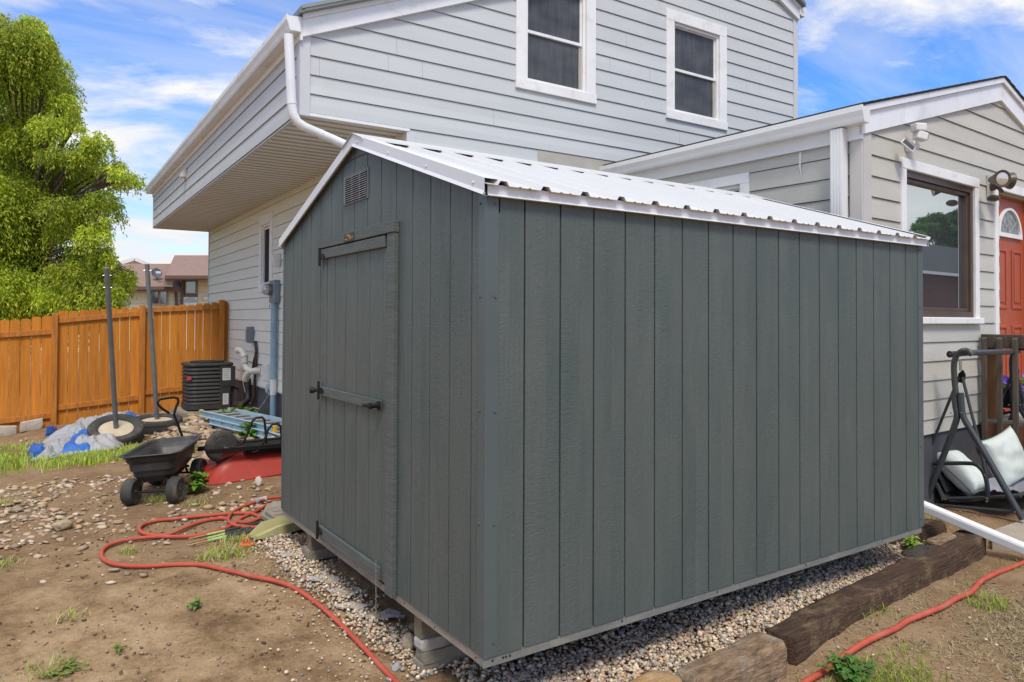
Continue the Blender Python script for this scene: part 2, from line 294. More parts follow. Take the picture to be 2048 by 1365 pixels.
def fixn(me):
    b=bmesh.new(); b.from_mesh(me); bmesh.ops.recalc_face_normals(b,faces=b.faces); b.to_mesh(me); b.free()
OFF={}
def parent_off(p):
    o=np.zeros(3)
    while p is not None: o+=np.array(p.location); p=p.parent
    return o
def thing(name,label,cat,loc,group=None):
    o=bpy.data.objects.new(name,None); C.objects.link(o); o.location=V3(loc); o.empty_display_size=.1; tag(o,label,cat,group); return o
def tag(o,label,cat,group=None,kind=None):
    if label: o['label']=label
    if cat: o['category']=cat
    if group: o['group']=group
    if kind: o['kind']=kind
    return o
def copy_tree(o,parent=None):
    c=o.copy(); C.objects.link(c)
    if parent is not None: c.parent=parent
    for ch in list(o.children): copy_tree(ch,c)
    return c
def numesh(name,v,f,m,col=None,smooth=False):
    me=bpy.data.meshes.new(name); v=np.asarray(v,np.float32); f=np.asarray(f,np.int32); n,k=f.shape
    me.vertices.add(len(v)); me.vertices.foreach_set('co',v.ravel()); me.loops.add(n*k); me.loops.foreach_set('vertex_index',f.ravel())
    me.polygons.add(n); me.polygons.foreach_set('loop_start',np.arange(0,n*k,k,dtype=np.int32))
    try: me.polygons.foreach_set('loop_total',np.full(n,k,np.int32))
    except Exception: pass
    if smooth: me.polygons.foreach_set('use_smooth',np.ones(n,bool))
    if col is not None:
        a=me.color_attributes.new('Col','FLOAT_COLOR','POINT'); c=np.ones((len(v),4),np.float32); c[:,:3]=col; a.data.foreach_set('color',c.ravel())
    me.update(calc_edges=True); me.validate(); o=bpy.data.objects.new(name,me); C.objects.link(o); me.materials.append(m); return o
# ------------------------------------------------------------------ lap siding
def lap(mb,P,ext,z0,z1,course=.178,phase=0.,holes=(),seam=True,d0=.002,d1=.015,breaks=(),skip=None):
    """P(s,z,d) -> local point; ext(z) -> (l,r); holes (s0,s1,z0,z1)."""
    k=math.floor((z0-phase)/course+1e-6); b=phase+k*course
    while b<z1-1e-4:
        t=b+course; lo=max(b,z0); hi=min(t,z1)
        cuts=sorted({lo,hi,*[h for H_ in holes for h in H_[2:] if lo<h<hi],*[q for q in breaks if lo<q<hi]})
        sm=None
        if seam:
            l,r=ext(lo); sm=[l+(r-l)*random.random() for _ in range(max(0,int((r-l)/3.2+random.random()*.6)))]
        for za,zb in zip(cuts[:-1],cuts[1:]):
            la,ra=ext(za+1e-5); lb,rb=ext(zb-1e-5)
            iv=[(la,ra,lb,rb)]
            for (h0,h1,g0,g1) in holes:
                if g0<(za+zb)/2<g1:
                    nv=[]
                    for (a,c_,d,e) in iv:
                        if h1<=min(a,d) or h0>=max(c_,e): nv.append((a,c_,d,e)); continue
                        if min(a,d)<h0: nv.append((a,h0,d,h0))
                        if max(c_,e)>h1: nv.append((h1,c_,h1,e))
                    iv=nv
            if sm:
                for q in sm:
                    nv=[]
                    for (a,c_,d,e) in iv:
                        if max(a,d)+.05<q<min(c_,e)-.05: nv+= [(a,q-.0009,d,q-.0009),(q+.0009,c_,q+.0009,e)]
                        else: nv.append((a,c_,d,e))
                    iv=nv
            da=d0+(d1-d0)*(t-za)/course; db=d0+(d1-d0)*(t-zb)/course
            for (a,c_,d,e) in iv:
                if c_-a<.004 and e-d<.004: continue
                zt=zb-(.0055 if zb>hi-1e-4 else 0.); mb.add([P(a,za,da),P(c_,za,da),P(e,zt,db),P(d,zt,db),P(a,za,-.006),P(c_,za,-.006)],[(0,1,2,3),(4,5,1,0)])
        b=t
# ------------------------------------------------------------------ SHED
SW,SL=2.964,3.68; SLOPE=.494/1.482
def zr(y): return 2.03+SLOPE*(1.482-abs(y-1.482))     # wall top under the metal (above the trim line)
shed=thing('storage_shed','dark grey-green wooden garden shed with white metal roof, standing on concrete blocks beside the house','shed',(1.8,1.5,-.3))
GRF=[.1227+.2*k for k in range(14)]
f=MB(); edges=[0.]+GRF+[SW]
hol=(.985,2.02,.0,1.93)
for a,b in zip(edges[:-1],edges[1:]):
    a2,b2=a+.0045,b-.0045
    for z0,z1 in ((-.002,2.436),(2.441,9)):
        segs=[(a2,b2)]
        if z0<1:
            if a2<hol[0] and b2>hol[1]: pass
        ys=[a2]+([1.482] if a2<1.482<b2 else [])+[b2]
        top=[(y,min(z1,zr(y))) for y in ys]
        if max(t[1] for t in top)<=z0+.01: continue
        top=[(y,max(z,z0)) for y,z in top]
        poly=[(0,a2,z0),(0,b2,z0)]+[(0,y,z) for y,z in reversed(top)]
        f.prism(poly,(.012,0,0))
f.build('front_wall',M['shedy'],shed)
bk=MB(); bk.prism([(.009,.01,0),(.009,SW-.01,0),(.009,SW-.01,zr(SW-.01)),(.009,1.482,zr(1.482)),(.009,.01,zr(.01))],(.06,0,0)); bk.build('front_backing',M['gap'],shed)
s=MB(); e2=[0.]+[.2031*k for k in range(1,18)]+[SL]
for a,b in zip(e2[:-1],e2[1:]): s.box(a+.0045,b-.0045,0,.012,-.002,2.03)
s.build('long_wall',M['shedx'],shed)
bk=MB(); bk.box(.07,SL-.01,.009,.06,0,2.03); bk.box(.07,SL-.01,SW-.06,SW,0,2.03); bk.prism([(SL-.06,.06,0),(SL-.06,SW,0),(SL-.06,SW,zr(SW)),(SL-.06,1.482,zr(1.482)),(SL-.06,.06,zr(.06))],(.055,0,0)); bk.build('inner_backing',M['gap'],shed)
for nm,(sx,sy) in (('corner_trim',(0,0)),('corner_trim',(SL,0)),('corner_trim',(0,SW))):
    c=MB(); w=.062
    if sx==0 and sy==0: c.prism([(-.004,w,0),(-.004,-.004,0),(w,-.004,0),(w,0,0),(0,0,0),(0,w,0)],(0,0,2.02))
    elif sx: c.prism([(SL-w,-.004,0),(SL+.004,-.004,0),(SL+.004,w,0),(SL,w,0),(SL,0,0),(SL-w,0,0)],(0,0,2.02))
    else: c.prism([(-.004,SW-w*.55,0),(-.004,SW+.004,0),(w,SW+.004,0),(w,SW,0),(0,SW,0),(0,SW-w*.55,0)],(0,0,2.02))
    c=c.build(nm,M['shedtrim'],shed,bevel=.002)
    for z in (.06,.57,1.06,1.56,1.97):
        pos=[((-.004,.044,z),(-1,0,0)),((.044,-.004,z),(0,-1,0))] if not sx and not sy else ([((SL-.04,-.004,z),(0,-1,0))] if sx else [((-.004,SW-.02,z),(-1,0,0))])
        for p,ax in pos: MB().lathe([(.0075,0),(.0075,.002),(.0045,.002),(.004,.006),(0,.0065)],p,ax,8).build('screw',M['shedtrim'],c)
r=MB(); r.box(.006,.05,.045,SW-.004,-.046,-.002); r.build('rim_board',M['rim'],shed,bevel=.002)
r=MB(); r.box(.0,SL-.01,.006,.044,-.046,-.0025); rb=r.build('rim_board',M['rimpaint'],shed,bevel=.002)
r=MB()
for i in range(9): 
    y=.1+i*.35+random.uniform(-.05,.05); r.lathe([(.005,0),(.005,.001),(0,.001)],(.0055,y,-.02+random.uniform(-.012,.012)),(-1,0,0),6)
for x in (.045,.1,.115,.135,.8,1.5,2.3): r.lathe([(.006,0),(.006,.001),(0,.001)],(x,.0055,-.022),(0,-1,0),6)
r.build('nail_hole',M['gap'],shed)
for y in (.655,2.36):
    r=MB(); r.box(.03,SL-.02,y,y+.085,-.168,-.0465); r.build('skid',M['skid'],shed,bevel=.004)
r=MB(); r.box(.06,SL-.06,.055,SW-.05,-.044,.0); r.build('floor_deck',M['skid'],shed)
# door
dr=MB()
for a,b in zip([1.003,1.06,1.249,1.439,1.626,1.812],[1.06,1.249,1.439,1.626,1.812,1.956]): dr.box(-.012,-.0005,a+.003 if a>1.01 else a,b-.003,.024,1.92)
door=dr.build('door',M['shedy'],shed)
g=MB(); g.box(-.0035,-.0006,.979,2.012,.0,1.926); g.build('door_gap',M['gap'],door)
b=MB(); b.box(-.016,-.004,1.96,2.006,.024,1.92); b.box(-.0165,-.004,1.003,1.052,.024,1.854); b.build('stile',M['shedy'],door,bevel=.001)
for (y0,y1,z0,z1) in ((1.003,2.02,1.856,1.919),(1.053,2.0,.955,1.012),(1.053,2.03,.026,.1)):
    b=MB(); b.box(-.034,-.0165,y0,y1,z0,z1); b.build('brace',M['shedboard'],door,bevel=.003)
for z in (1.87,.987,.068):
    b=MB(); b.box(-.041,-.0345,2.02,2.052,z-.055,z+.055); b.lathe([(.009,-.06),(.009,.06)],(-.04,2.03,z),(0,0,1),8)
    b.prism([(-.0345,2.02,z-.022),(-.0345,1.975,z-.02),(-.0345,1.945,z-.006),(-.0345,1.945,z+.006),(-.0345,1.975,z+.02),(-.0345,2.02,z+.022)],(-.005,0,0))
    if z==.987: b.lathe([(.012,0),(.012,.02),(.02,.022),(.02,.05),(.0,.055)],(-.04,2.045,z),(-1,.3,0),10)
    b.build('hinge',M['blackmetal'],door,bevel=.001)
b=MB(); b.lathe([(.026,0),(.026,.008),(.014,.012),(.013,.045),(.018,.047),(.018,.06),(0,.062)],(-.034,1.055,.985),(-1,0,0),14); b.tube([(-.088,1.055,.985),(-.09,1.09,.985),(-.088,1.14,.98),(-.083,1.165,.98)],[.011,.010,.009,.008],8); b.build('handle',M['blackmetal'],door,smooth=True)
b=MB(); b.lathe([(.009,0),(.009,.004),(0,.005)],(-.09,1.055,.985),(-1,0,0),10); b.build('key_cylinder',M['chrome'],door)
b=MB(); b.box(-.036,-.0005,.883,2.1,1.927,1.99); b.build('door_header',M['shedboard'],shed,bevel=.003)
b=MB(); b.box(-.03,-.0005,.888,.978,-.02,1.9262); b.build('door_jamb',M['shedboard'],shed,bevel=.003)
b=MB(); b.box(-.014,-.0005,2.0125,2.055,.0,1.9262); b.build('door_jamb',M['shedboard'],shed,bevel=.002)
pl=MB(); pl.box(-.041,-.0365,1.432,1.59,1.93,1.978); pl=pl.build('name_plate',M['plate'],shed,bevel=.002)
b=MB()
for i,(y,w,z) in enumerate(((1.56,.012,1.943),(1.54,.014,1.943),(1.485,.03,1.946),(1.455,.02,1.952),(1.52,.05,1.966),(1.5,.03,1.959))): b.box(-.0422,-.0405,y-w/2,y+w/2,z-.003,z+.003)
b.build('lettering',M['gold'],pl)
v=MB(); v.box(-.006,.0,1.30,1.685,2.168,2.35); vent=v.build('gable_vent',M['shedtrim'],shed,bevel=.002)
b=MB()
for cx in (1.375,1.493,1.611): b.box(-.0075,-.0062,cx-.05,cx+.05,2.18,2.338)
b.build('vent_opening',M['gap'],vent)
b=MB()
for cx in (1.375,1.493,1.611):
    for k in range(12):
        z=2.186+k*.0131; b.prism([(-.007,cx-.049,z),(-.017,cx-.049,z-.003),(-.017,cx-.049,z-.0012),(-.007,cx-.049,z+.0045)],(0,.098,0))
b.build('louvre',mat('pale_louvre',(.42,.43,.43),.45),vent)
# chain on the door
# metal roof
def zroof(y): return 2.058+SLOPE*(1.482-abs(y-1.482))
def rib_profile():
    pts=[]; x=-.02; first=.055; p=.2286
    xs=[(-.03,0.)]
    k=0
    while first+k*p<SL+.05:
        c=first+k*p
        for d,h in ((-.03,0),(-.016,.02),(.016,.02),(.03,0),(.078,0),(.083,.004),(.092,.004),(.097,0),(.13,0),(.135,.004),(.144,.004),(.149,0)): xs.append((c+d,h))
        k+=1
    return [q for q in xs if -.031<=q[0]<=SL+.03]
RP=rib_profile()
for side in (0,1):
    y0,y1=((-.052,1.46) if side==0 else (SW+.052,1.504))
    rows=[]
    for t in (0,.5,1):
        y=y0+(y1-y0)*t; rows.append([(x,y,zroof(y)+h) for x,h in RP])
    o=MB().grid(rows).build('roof_sheet',M['roofwhite'],shed,solid=.0012)
    if side==0:
        for k in range(16):
            x=.055+.2286*k+.055
            for y in (.05,.6,1.1): MB().lathe([(.006,0),(.006,.003),(0,.004)],(x,y,zroof(y)+.001),(0,-.316,.949),6).build('roof_screw',M['roofwhite'],o)
rc=MB(); ex=(-.04,SL+.04)
for sgn in (-1,1):
    y0=1.482; y1=1.482+sgn*.16
    rc.add([(ex[0],y0,zroof(y0)+.03),(ex[1],y0,zroof(y0)+.03),(ex[1],y1,zroof(y1)+.0235),(ex[0],y1,zroof(y1)+.0235)],[(0,1,2,3)])
    rc.add([(ex[0],y1,zroof(y1)+.0235),(ex[1],y1,zroof(y1)+.0235),(ex[1],y1+sgn*.004,zroof(y1)+.014),(ex[0],y1+sgn*.004,zroof(y1)+.014)],[(0,1,2,3)])
rc.build('ridge_cap',M['roofwhite'],shed,solid=.0015)
for sgn in (-1,1):
    ye=-.03 if sgn<0 else SW+.03
    for xf,sx in ((-.03,-1),(SL+.03,1)):
        r=MB(); P0=np.array((0,ye,zroof(ye))); P1=np.array((0,1.482,zroof(1.482)))
        prof=[(-sx*.07,.0225),(0,.0225),(0,-.034),(sx*.009,-.05),(sx*.002,-.052),(-sx*.004,-.04)]
        rows=[[(xf+a,P[1],P[2]+b) for a,b in prof] for P in (P0,P1)]
        r.grid(rows); o=r.build('rake_trim',M['rakegrey'],shed,solid=.0015)
        b=MB()
        if sx<0 and sgn<0:
            for t in (.06,.36,.66,.95):
                P=P0+(P1-P0)*t; MB().lathe([(.007,0),(.007,.003),(.004,.006),(0,.007)],(xf-.001,P[1],P[2]-.015),(-1,0,0),8).build('trim_screw',M['rakegrey'],o)
    y=ye; d=MB(); yo=-.027 if sgn<0 else SW+.027; yi=0 if sgn<0 else SW
    d.grid([[(x,yi,2.05+0*x),(x,yo,2.046),(x,yo,2.004),(x,yo+sgn*.006,1.997),(x,yi-sgn*0-.0,1.999)] for x in (-.012,SL+.012)]); d.build('drip_edge',M['trimwhite'],shed,solid=.0015)
d=MB(); d.box(0,SL,-.024,-.004,2.0,2.044); d.prism([(.02,.0,zr(0)-.1),(.02,1.482,zr(1.482)-.1),(.02,1.482,zr(1.482)+.022),(.02,0,zr(0)+.022)],(.05,0,0)); d.prism([(.02,SW,zr(0)-.1),(.02,1.482,zr(1.482)-.1),(.02,1.482,zr(1.482)+.022),(.02,SW,zr(0)+.022)],(.05,0,0)); d.build('fascia_lumber',M['skid'],shed)
ch=MB()
for i in range(46):
    z=.13-i*.0092; c=np.array((-.042+ (0 if i<5 else .0),1.065-.0002*i,z)); e=np.array((1,0,0)) if i%2 else np.array((0,1.,0))
    ch.tube([c+.0028*math.cos(a)*e+np.array((0,0,.0062*math.sin(a))) for a in np.linspace(0,2*math.pi,8,endpoint=False)],.0011,5,closed=True)
tag(ch.build('chain',M['chrome']),'thin steel chain hanging from the bottom of the shed door','chain')
# ------------------------------------------------------------------ concrete blocks under the shed
def rough_mb(c,ax,ay,az,h,n=(8,3,3),amp=.006,fs=9.,seed=0):
    """subdivided box with noisy surface"""
    c,ax,ay,az=[np.array(t,float) for t in (c,ax,ay,az)]; mb=MB()
    for (u,v,w,i,j,k) in ((ax,ay,az,0,1,2),(ay,az,ax,1,2,0),(az,ax,ay,2,0,1)):
        for sg in (-1,1):
            rows=[]
            for a in np.linspace(-1,1,n[i]+1):
                row=[]
                for b_ in np.linspace(-1,1,n[j]+1):
                    q=c+u*h[i]*a+v*h[j]*b_+w*h[k]*sg
                    nv=noise.noise_vector(Vector(q*fs)+Vector((seed,0,0)))*amp+noise.noise_vector(Vector(q*fs*3.1))*amp*.4
                    # round the corners a little
                    L=np.array([a if i==0 else (b_ if j==0 else sg), a if i==1 else (b_ if j==1 else sg), a if i==2 else (b_ if j==2 else sg)])
                    e=sum(abs(L)>.98)
                    pull=(c-q); q=q+np.array(nv)+ (pull/np.linalg.norm(pull))*amp*(0,0,1.2,2.6)[min(3,e)]
                    row.append(q)
                rows.append(row)
            mb.grid(rows)
    return mb
def merge(o):
    b=bmesh.new(); b.from_mesh(o.data); bmesh.ops.remove_doubles(b,verts=b.verts,dist=.002); bmesh.ops.recalc_face_normals(b,faces=b.faces); b.to_mesh(b and o.data); b.free(); return o
X,Y,Z=(1,0,0),(0,1,0),(0,0,1)
bl=[((.215,.695,-.3105),(.19,.055,.024),'bottom concrete slab of the block stack under the near shed corner','concrete'),((.22,.68,-.257),(.185,.048,.029),'middle concrete slab of the block stack under the near shed corner','concrete'),((.215,.69,-.198),(.19,.052,.029),'top slab with a broken white face in the near corner block stack','whiteblock')]
for c,h,lab,m in bl: tag(merge(rough_mb(c,X,Y,Z,h,(14,6,4),.0016 if m=='concrete' else .005).build('concrete_block',M[m],bevel=0)),lab,'block','blocks holding up the shed')
tag(merge(rough_mb((.2,2.43,-.205),X,Y,Z,(.19,.075,.036),(12,6,4),.0016).build('concrete_block',M['concrete'])),'single concrete block under the shed left of the door chain','block','blocks holding up the shed')
# grey ridged paver behind the shed corner
pv=MB(); p=gp(548,1034); q=gp(532,1013)
pav=thing('ridged_paver','pale grey ridged concrete paver leaning on the ground at the far shed corner','paver',(.2,3.6,-.24))
b=MB(); b.prism([(.05,3.36,-.24),(.02,3.62,-.23),(.16,3.92,-.22),(.55,3.75,-.22),(.5,3.3,-.24)],(0,0,.035)); b.prism([(.07,3.38,-.2045),(.05,3.6,-.1945),(.18,3.85,-.184),(.5,3.72,-.184),(.45,3.34,-.2045)],(0,0,.03)); b.build('slab',M['concrete'],pav,bevel=.004)
b=MB()
for i in range(3): b.bar((.075+.02*i,3.44+.1*i,-.168),(.45,3.4+.1*i,-.168),.02,.014)
b.build('ridge',M['concrete'],pav,bevel=.003)
# ------------------------------------------------------------------ HOUSE
house=thing('house','two-storey pale grey house with overhanging upper floor, gabled side wing and red door','house',(3,6,0))
XO,XL,XR=.386,1.439,7.53; ZB=3.30; YB=10.05
RSL=.43
def rake(x): return min(4.05+RSL*(x-XO), 4.05+RSL*(6.05-XO)-RSL*(x-6.05))
ZR=rake(6.05)
def ext_g(z):
    l=XO if z>ZB else XL; r=XR
    if z>rake(XO): l=max(l,XO+(z-rake(XO))/RSL)
    if z>rake(XR): r=min(r,6.05+(ZR-z)/RSL)
    return (l,r)
W1=(2.80,3.69,4.03,5.26); W2=(5.04,5.93,4.03,5.26)
w=MB(H); lap(w,lambda s,z,d:(s,-d,z),ext_g,.35,ZR-.02,.175,3.3275-.175,holes=[W1,W2],breaks=(ZB,rake(XO),rake(XR)))
w.build('gable_wall',M['hside'],house)
w=MB(H); lap(w,lambda s,z,d:(XO-d,s,z),lambda z:(0.,YB),ZB,4.0,.175,3.3275-.175); w.build('overhang_wall',M['hside'],house)
LW=(4.95,5.57,1.97,3.02)
w=MB(H); lap(w,lambda s,z,d:(XL-d,s,z),lambda z:(0.,YB-.15),.345,3.32,.178,.012,holes=[LW]); w.build('lower_wall',M['hlow'],house)
# backing shell
b=MB(H); b.prism([(XO+.02,.10,ZB+.032),(XR-.02,.10,ZB+.032),(XR-.02,.10,rake(XR)-.03),(6.05,.10,ZR-.05),(XO+.02,.10,rake(XO)-.03)],(0,.05,0)); b.box(XL+.03,XR-.05,.03,.09,.0,ZB); b.box(XL+.03,XL+.06,.1,YB-.2,.3,ZB+.02); b.box(XO+.03,XO+.06,.1,YB-.05,ZB+.035,4.02); b.build('wall_core',M['gap'],house)
b=MB(H); b.box(XR-.03,XR,.03,YB,2.5,5.85); b.box(XL+.02,XR,YB-.16,YB-.13,-.2,ZB); b.box(XO+.02,XR,YB-.02,YB,ZB,4.1); b.build('back_wall',M['hside'],house)
b=MB(H); pf=[]
for i in range(63):
    y=i*.16; pf+=[(y,0),(y+.066,0),(y+.072,.026),(y+.088,.026),(y+.094,0),(y+.146,0),(y+.15,.02),(y+.156,.02)]
pf=[(min(YB,y),h) for y,h in pf]
b.grid([[(x,y,ZB+h) for y,h in pf] for x in (XO,XL)])
sf=b.build('soffit',M['soffit'],house)
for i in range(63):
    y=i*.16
    if y+.15<YB: MB(H).box(XO+.02,XL-.01,y+.100,y+.140,ZB-.003,ZB-.0005).build('soffit_shade_strip',mat('soffit_shade_paint',(.42,.41,.37),.7,(.32,.31,.28),60),sf)  # darker strips painted across the soffit stand in for shaded groove lines
b=MB(H); b.box(XO+.03,XL+.012,-.018,.0,ZB-.004,ZB+.024); b.build('soffit_edge',M['trimwhite'],house)
for nm,bx in (('corner_board',(XO-.02,XO+.075,-.022,.0)),('corner_board',(XO-.022,XO-.0,.0,.08)),('corner_board',(XL-.02,XL+.075,-.02,.0)),('corner_board',(XR-.075,XR+.02,-.022,.0))):
    b=MB(H); z0,z1=(ZB-.01,4.06) if bx[0]<1 else ((.36,ZB-.012) if bx[0]<2 else (3.0,rake(XR)+.02)); b.box(*bx,z0,z1); b.build(nm,M['cornerg'],house,bevel=.003)
b=MB(H); b.box(XO-.02,XO+.05,YB-.03,YB+.01,ZB,4.02); b.box(XL-.02,XL+.05,YB-.19,YB-.14,.36,ZB); b.build('corner_board',M['cornerg'],house)
b=MB(H); b.box(XL+.012,XL+.3,.05,YB-.2,-.35,.345); b.box(XL+.012,XR,.03,.3,-.35,.345); b.build('foundation',M['found'],house)
# roof
def slab(mb,x0,x1,zo,th,y0,y1,fn): 
    mb.prism([(x0,y0,fn(x0)+zo),(x1,y0,fn(x1)+zo),(x1,y0,fn(x1)+zo+th),(x0,y0,fn(x0)+zo+th)],(0,y1-y0,0))
b=MB(H); slab(b,XO-.06,6.05,.14,.05,-.13,YB+.15,rake); slab(b,6.05,XR+.06,.14,.05,-.13,YB+.15,lambda x: 4.05+RSL*(6.05-XO)-RSL*(x-6.05)); roof=b.build('roof',M['metroof'],house)
b=MB(H)
for k in range(46):
    y=-.12+k*.2286
    b.prism([(XO-.04,y-.02,rake(XO)+.155),(XO-.04,y+.02,rake(XO)+.155),(XO-.04,y+.012,rake(XO)+.19),(XO-.04,y-.012,rake(XO)+.19)],(6.05-XO,0,RSL*(6.05-XO)))
b.build('roof_rib',M['metroof'],roof)
for x0,x1 in ((XO-.01,6.05),(6.05,XR+.02)):
    fn=(lambda x: 4.05+RSL*(x-XO)) if x1<7 else (lambda x: 4.05+RSL*(6.05-XO)-RSL*(x-6.05))
    b=MB(H); slab(b,x0,x1,-.06,.155,-.055,-.005,fn); b.build('rake_board',M['trimwhite'],house,bevel=.002)
    b=MB(H); slab(b,x0,x1,.096,.045,-.075,-.0,fn); b.build('rake_cap',M['trimwhite'],house,bevel=.002)
    b=MB(H); slab(b,x0,x1,.142,.05,-.135,-.128,fn); b.build('roof_flashing',M['metroof'],house)
def gutter(mb,P,s0,s1,z,dep=.12,hgt=.12):
    prof=[(0,0),(dep*.72,0),(dep*.8,.02),(dep*.86,.05),(dep,.09),(dep,hgt),(dep*.9,hgt),(dep*.88,hgt-.012)]
    back=[(dep*.86,hgt-.02),(dep*.7,.03),(.01,.012),(0,.012)]
    rows=[[P(s,d,z+h) for d,h in prof+back] for s in (s0,s1)]
    n=len(prof+back); mb.grid(rows); o=0
    for s in (s0,s1): mb.add([P(s,d,z+h) for d,h in prof]+[P(s,0,z+hgt)],[tuple(range(len(prof)+1))])
b=MB(H); gutter(b,lambda s,d,z:(XO-.03-d,s,z),-.07,YB+.1,4.02,.125,.135); b.build('gutter',M['trimwhite'],house)
b=MB(H); b.box(XO-.03,XO-.006,-.055,YB+.05,3.955,4.16); b.build('fascia',M['soffit'],house)
b=MB(H); gutter(b,lambda s,d,z:(XR+.02+d,s,z),-.07,YB,rake(XR)+.0,.14,.13); b.build('gutter',M['trimwhite'],house)
# low roof of the far side, seen past the right corner
b=MB(H); b.prism([(XR+.0,1.2,4.62),(XR+.75,1.2,3.75),(XR+.75,1.2,3.85),(XR,1.2,4.72)],(0,4,0)); b.build('lower_roof',M['metroof'],house)
b=MB(H); b.prism([(XR+.0,1.15,4.40),(XR+.7,1.15,3.6),(XR+.7,1.15,3.76),(XR,1.15,4.64)],(0,.04,0)); b.build('rake_board',M['trimwhite'],house)
# downspout from the near gutter corner, tucked back along the gable
dpt=[H.on(577,70,1,-.06),H.on(580,130,1,-.06),H.on(583,205,1,-.06),H.on(586,228,1,-.06),H.on(594,244,1,-.06),H.on(608,254,1,-.06),H.on(640,268,1,-.06),H.on(697,293,1,-.06)]
e=dpt[-1]+(dpt[-1]-dpt[-2])*.55; dpt+=[e,e+np.array((.12,0,-.1)),e+np.array((.14,0,-.4)),np.array((e[0]+.14,-.06,-.1))]
b=MB(H); b.tube(dpt,.042,12); ds=b.build('downspout',M['trimwhite'],house,smooth=True)
for i in (2,6): 
    d=(dpt[i+1]-dpt[i]); MB(H).tube([dpt[i],dpt[i]+d/np.linalg.norm(d)*.018],.0455,12).build('pipe_collar',M['trimwhite'],ds)
hd=H.on(372,348,0,XO-.01); b=MB(H); y,z=hd[1],hd[2]
b.prism([(XO-.012,y-.09,z+.09),(XO-.012,y+.09,z+.09),(XO-.012,y+.09,z-.09),(XO-.012,y-.09,z-.09)],(-.01,0,0)); b.prism([(XO-.022,y-.08,z+.08),(XO-.022,y-.08,z-.06),(XO-.10,y-.08,z-.07),(XO-.10,y-.08,z-.02)],(0,.16,0)); b.build('vent_hood',M['pvc'],house,bevel=.004)
# windows in the gable
def dh_window(fr,P,s0,s1,z0,z1,trim,parent,name='window',glass='screen',rail=None,frame='white'):
    """P(s,z,d)->local; outer trim rect s0..s1, z0..z1."""
    def bx(mb,a,b_,c,d,e,f_):
        vs=[P(i,k,j) for j in (e,f_) for (i,k) in ((a,c),(b_,c),(b_,d),(a,d))]
        mb.add(vs,[(0,3,2,1),(4,5,6,7),(0,1,5,4),(1,2,6,5),(2,3,7,6),(3,0,4,7)])
    m=MB(fr); t=trim
    bx(m,s0,s0+t,z0+t*.8,z1-t,-.03,.026); bx(m,s1-t,s1,z0+t*.8,z1-t,-.03,.026); bx(m,s0,s1,z1-t,z1,-.03,.027); bx(m,s0-.006,s1+.006,z0,z0+t*.8,-.03,.036)
    o=m.build(name,M['white'],parent,bevel=.004)
    a,b_,c,d=s0+t,s1-t,z0+t*.8,z1-t
    m=MB(fr); q=.034
    for (x0,x1,y0,y1) in ((a,a+q,c,d),(b_-q,b_,c,d),(a+q,b_-q,d-q,d),(a+q,b_-q,c,c+q)): bx(m,x0,x1,y0,y1,-.06,-.004)
    m.build('window_frame',M[frame],o,bevel=.003)
    a+=q;b_-=q;c+=q;d-=q
    r=rail if rail else (c+d)/2
    m=MB(fr)
    for (x0,x1,y0,y1,e) in ((a,a+.012,r,d,-.03),(b_-.022,b_,r,d,-.03),(a+.012,b_-.022,d-.014,d,-.03),(a,b_,r-.016,r+.018,-.022)): bx(m,x0,x1,y0,y1,-.06,e)
    m.build('sash',M[frame],o,bevel=.002)
    m=MB(fr)
    for (x0,x1,y0,y1,e) in ((a,a+.01,c,r-.016,-.036),(b_-.035,b_,c,r-.016,-.036),(a+.01,b_-.035,c,c+.012,-.036)): bx(m,x0,x1,y0,y1,-.06,e)
    m.build('sash',mat('grey_beige_sash',(.42,.39,.36),.5),o,bevel=.002)
    m=MB(fr); bx(m,a,b_,c,d,-.075,-.045); m.build('pane',M[glass],o)
    return o
PG=lambda s,z,d:(s,-d,z)
dh_window(H,PG,2.691,3.793,3.95,5.33,.135,house,rail=4.615); dh_window(H,PG,4.93,6.035,3.97,5.345,.135,house,rail=4.625)
PLW=lambda s,z,d:(XL-d,s,z)
dh_window(H,PLW,4.86,5.66,1.88,3.11,.15,house,rail=2.9,glass='darkglass')
# unpainted replacement board and scuffs on the gable
z0=3.3275-.175*1; 
b=MB(H); q0=H.on(1074,300,1,0)[0]; b.add([(q0,-.0155,z0-.0),(4.3,-.0155,z0),(4.3,-.006,z0+.17),(q0,-.006,z0+.17)],[(0,1,2,3)]); b.build('unpainted_board',M['patch'],house)
# ---- wing (frame A)
YF=-3.011; PKX=2.87; ASL=.281
def arake(x): return 3.86-ASL*abs(x-PKX)
PW=(.72,2.24,1.50,2.89); DR=(2.86,3.84,.3,2.87)
def ext_a(z):
    l,r=0.,5.74
    if z>arake(0): l=PKX-(3.86-z)/ASL; r=PKX+(3.86-z)/ASL
    return (l,r)
w=MB(A); lap(w,lambda s,z,d:(s,YF-d,z),ext_a,.405,3.84,.18,2.344,holes=[PW,DR],seam=False,breaks=(arake(0),)); w.build('wing_front_wall',M['aside'],house)
LWW=(-1.88,-.95,1.9,2.84)
w=MB(A); lap(w,lambda s,z,d:(-d,s,z),lambda z:(YF,.3),.405,3.1,.18,2.344-.004,holes=[LWW],seam=False); w.build('wing_side_wall',M['aside'],house)
b=MB(A); b.prism([(.02,YF+.12,.4),(5.72,YF+.12,.4),(5.72,YF+.12,arake(0)-.02),(PKX,YF+.12,3.83),(.02,YF+.12,arake(0)-.02)],(0,.02,0)); b.box(.1,.12,YF+.14,.3,.3,3.0); b.box(5.7,5.74,YF+.02,.3,.3,3.05); b.build('wing_core',M['gap'],house)
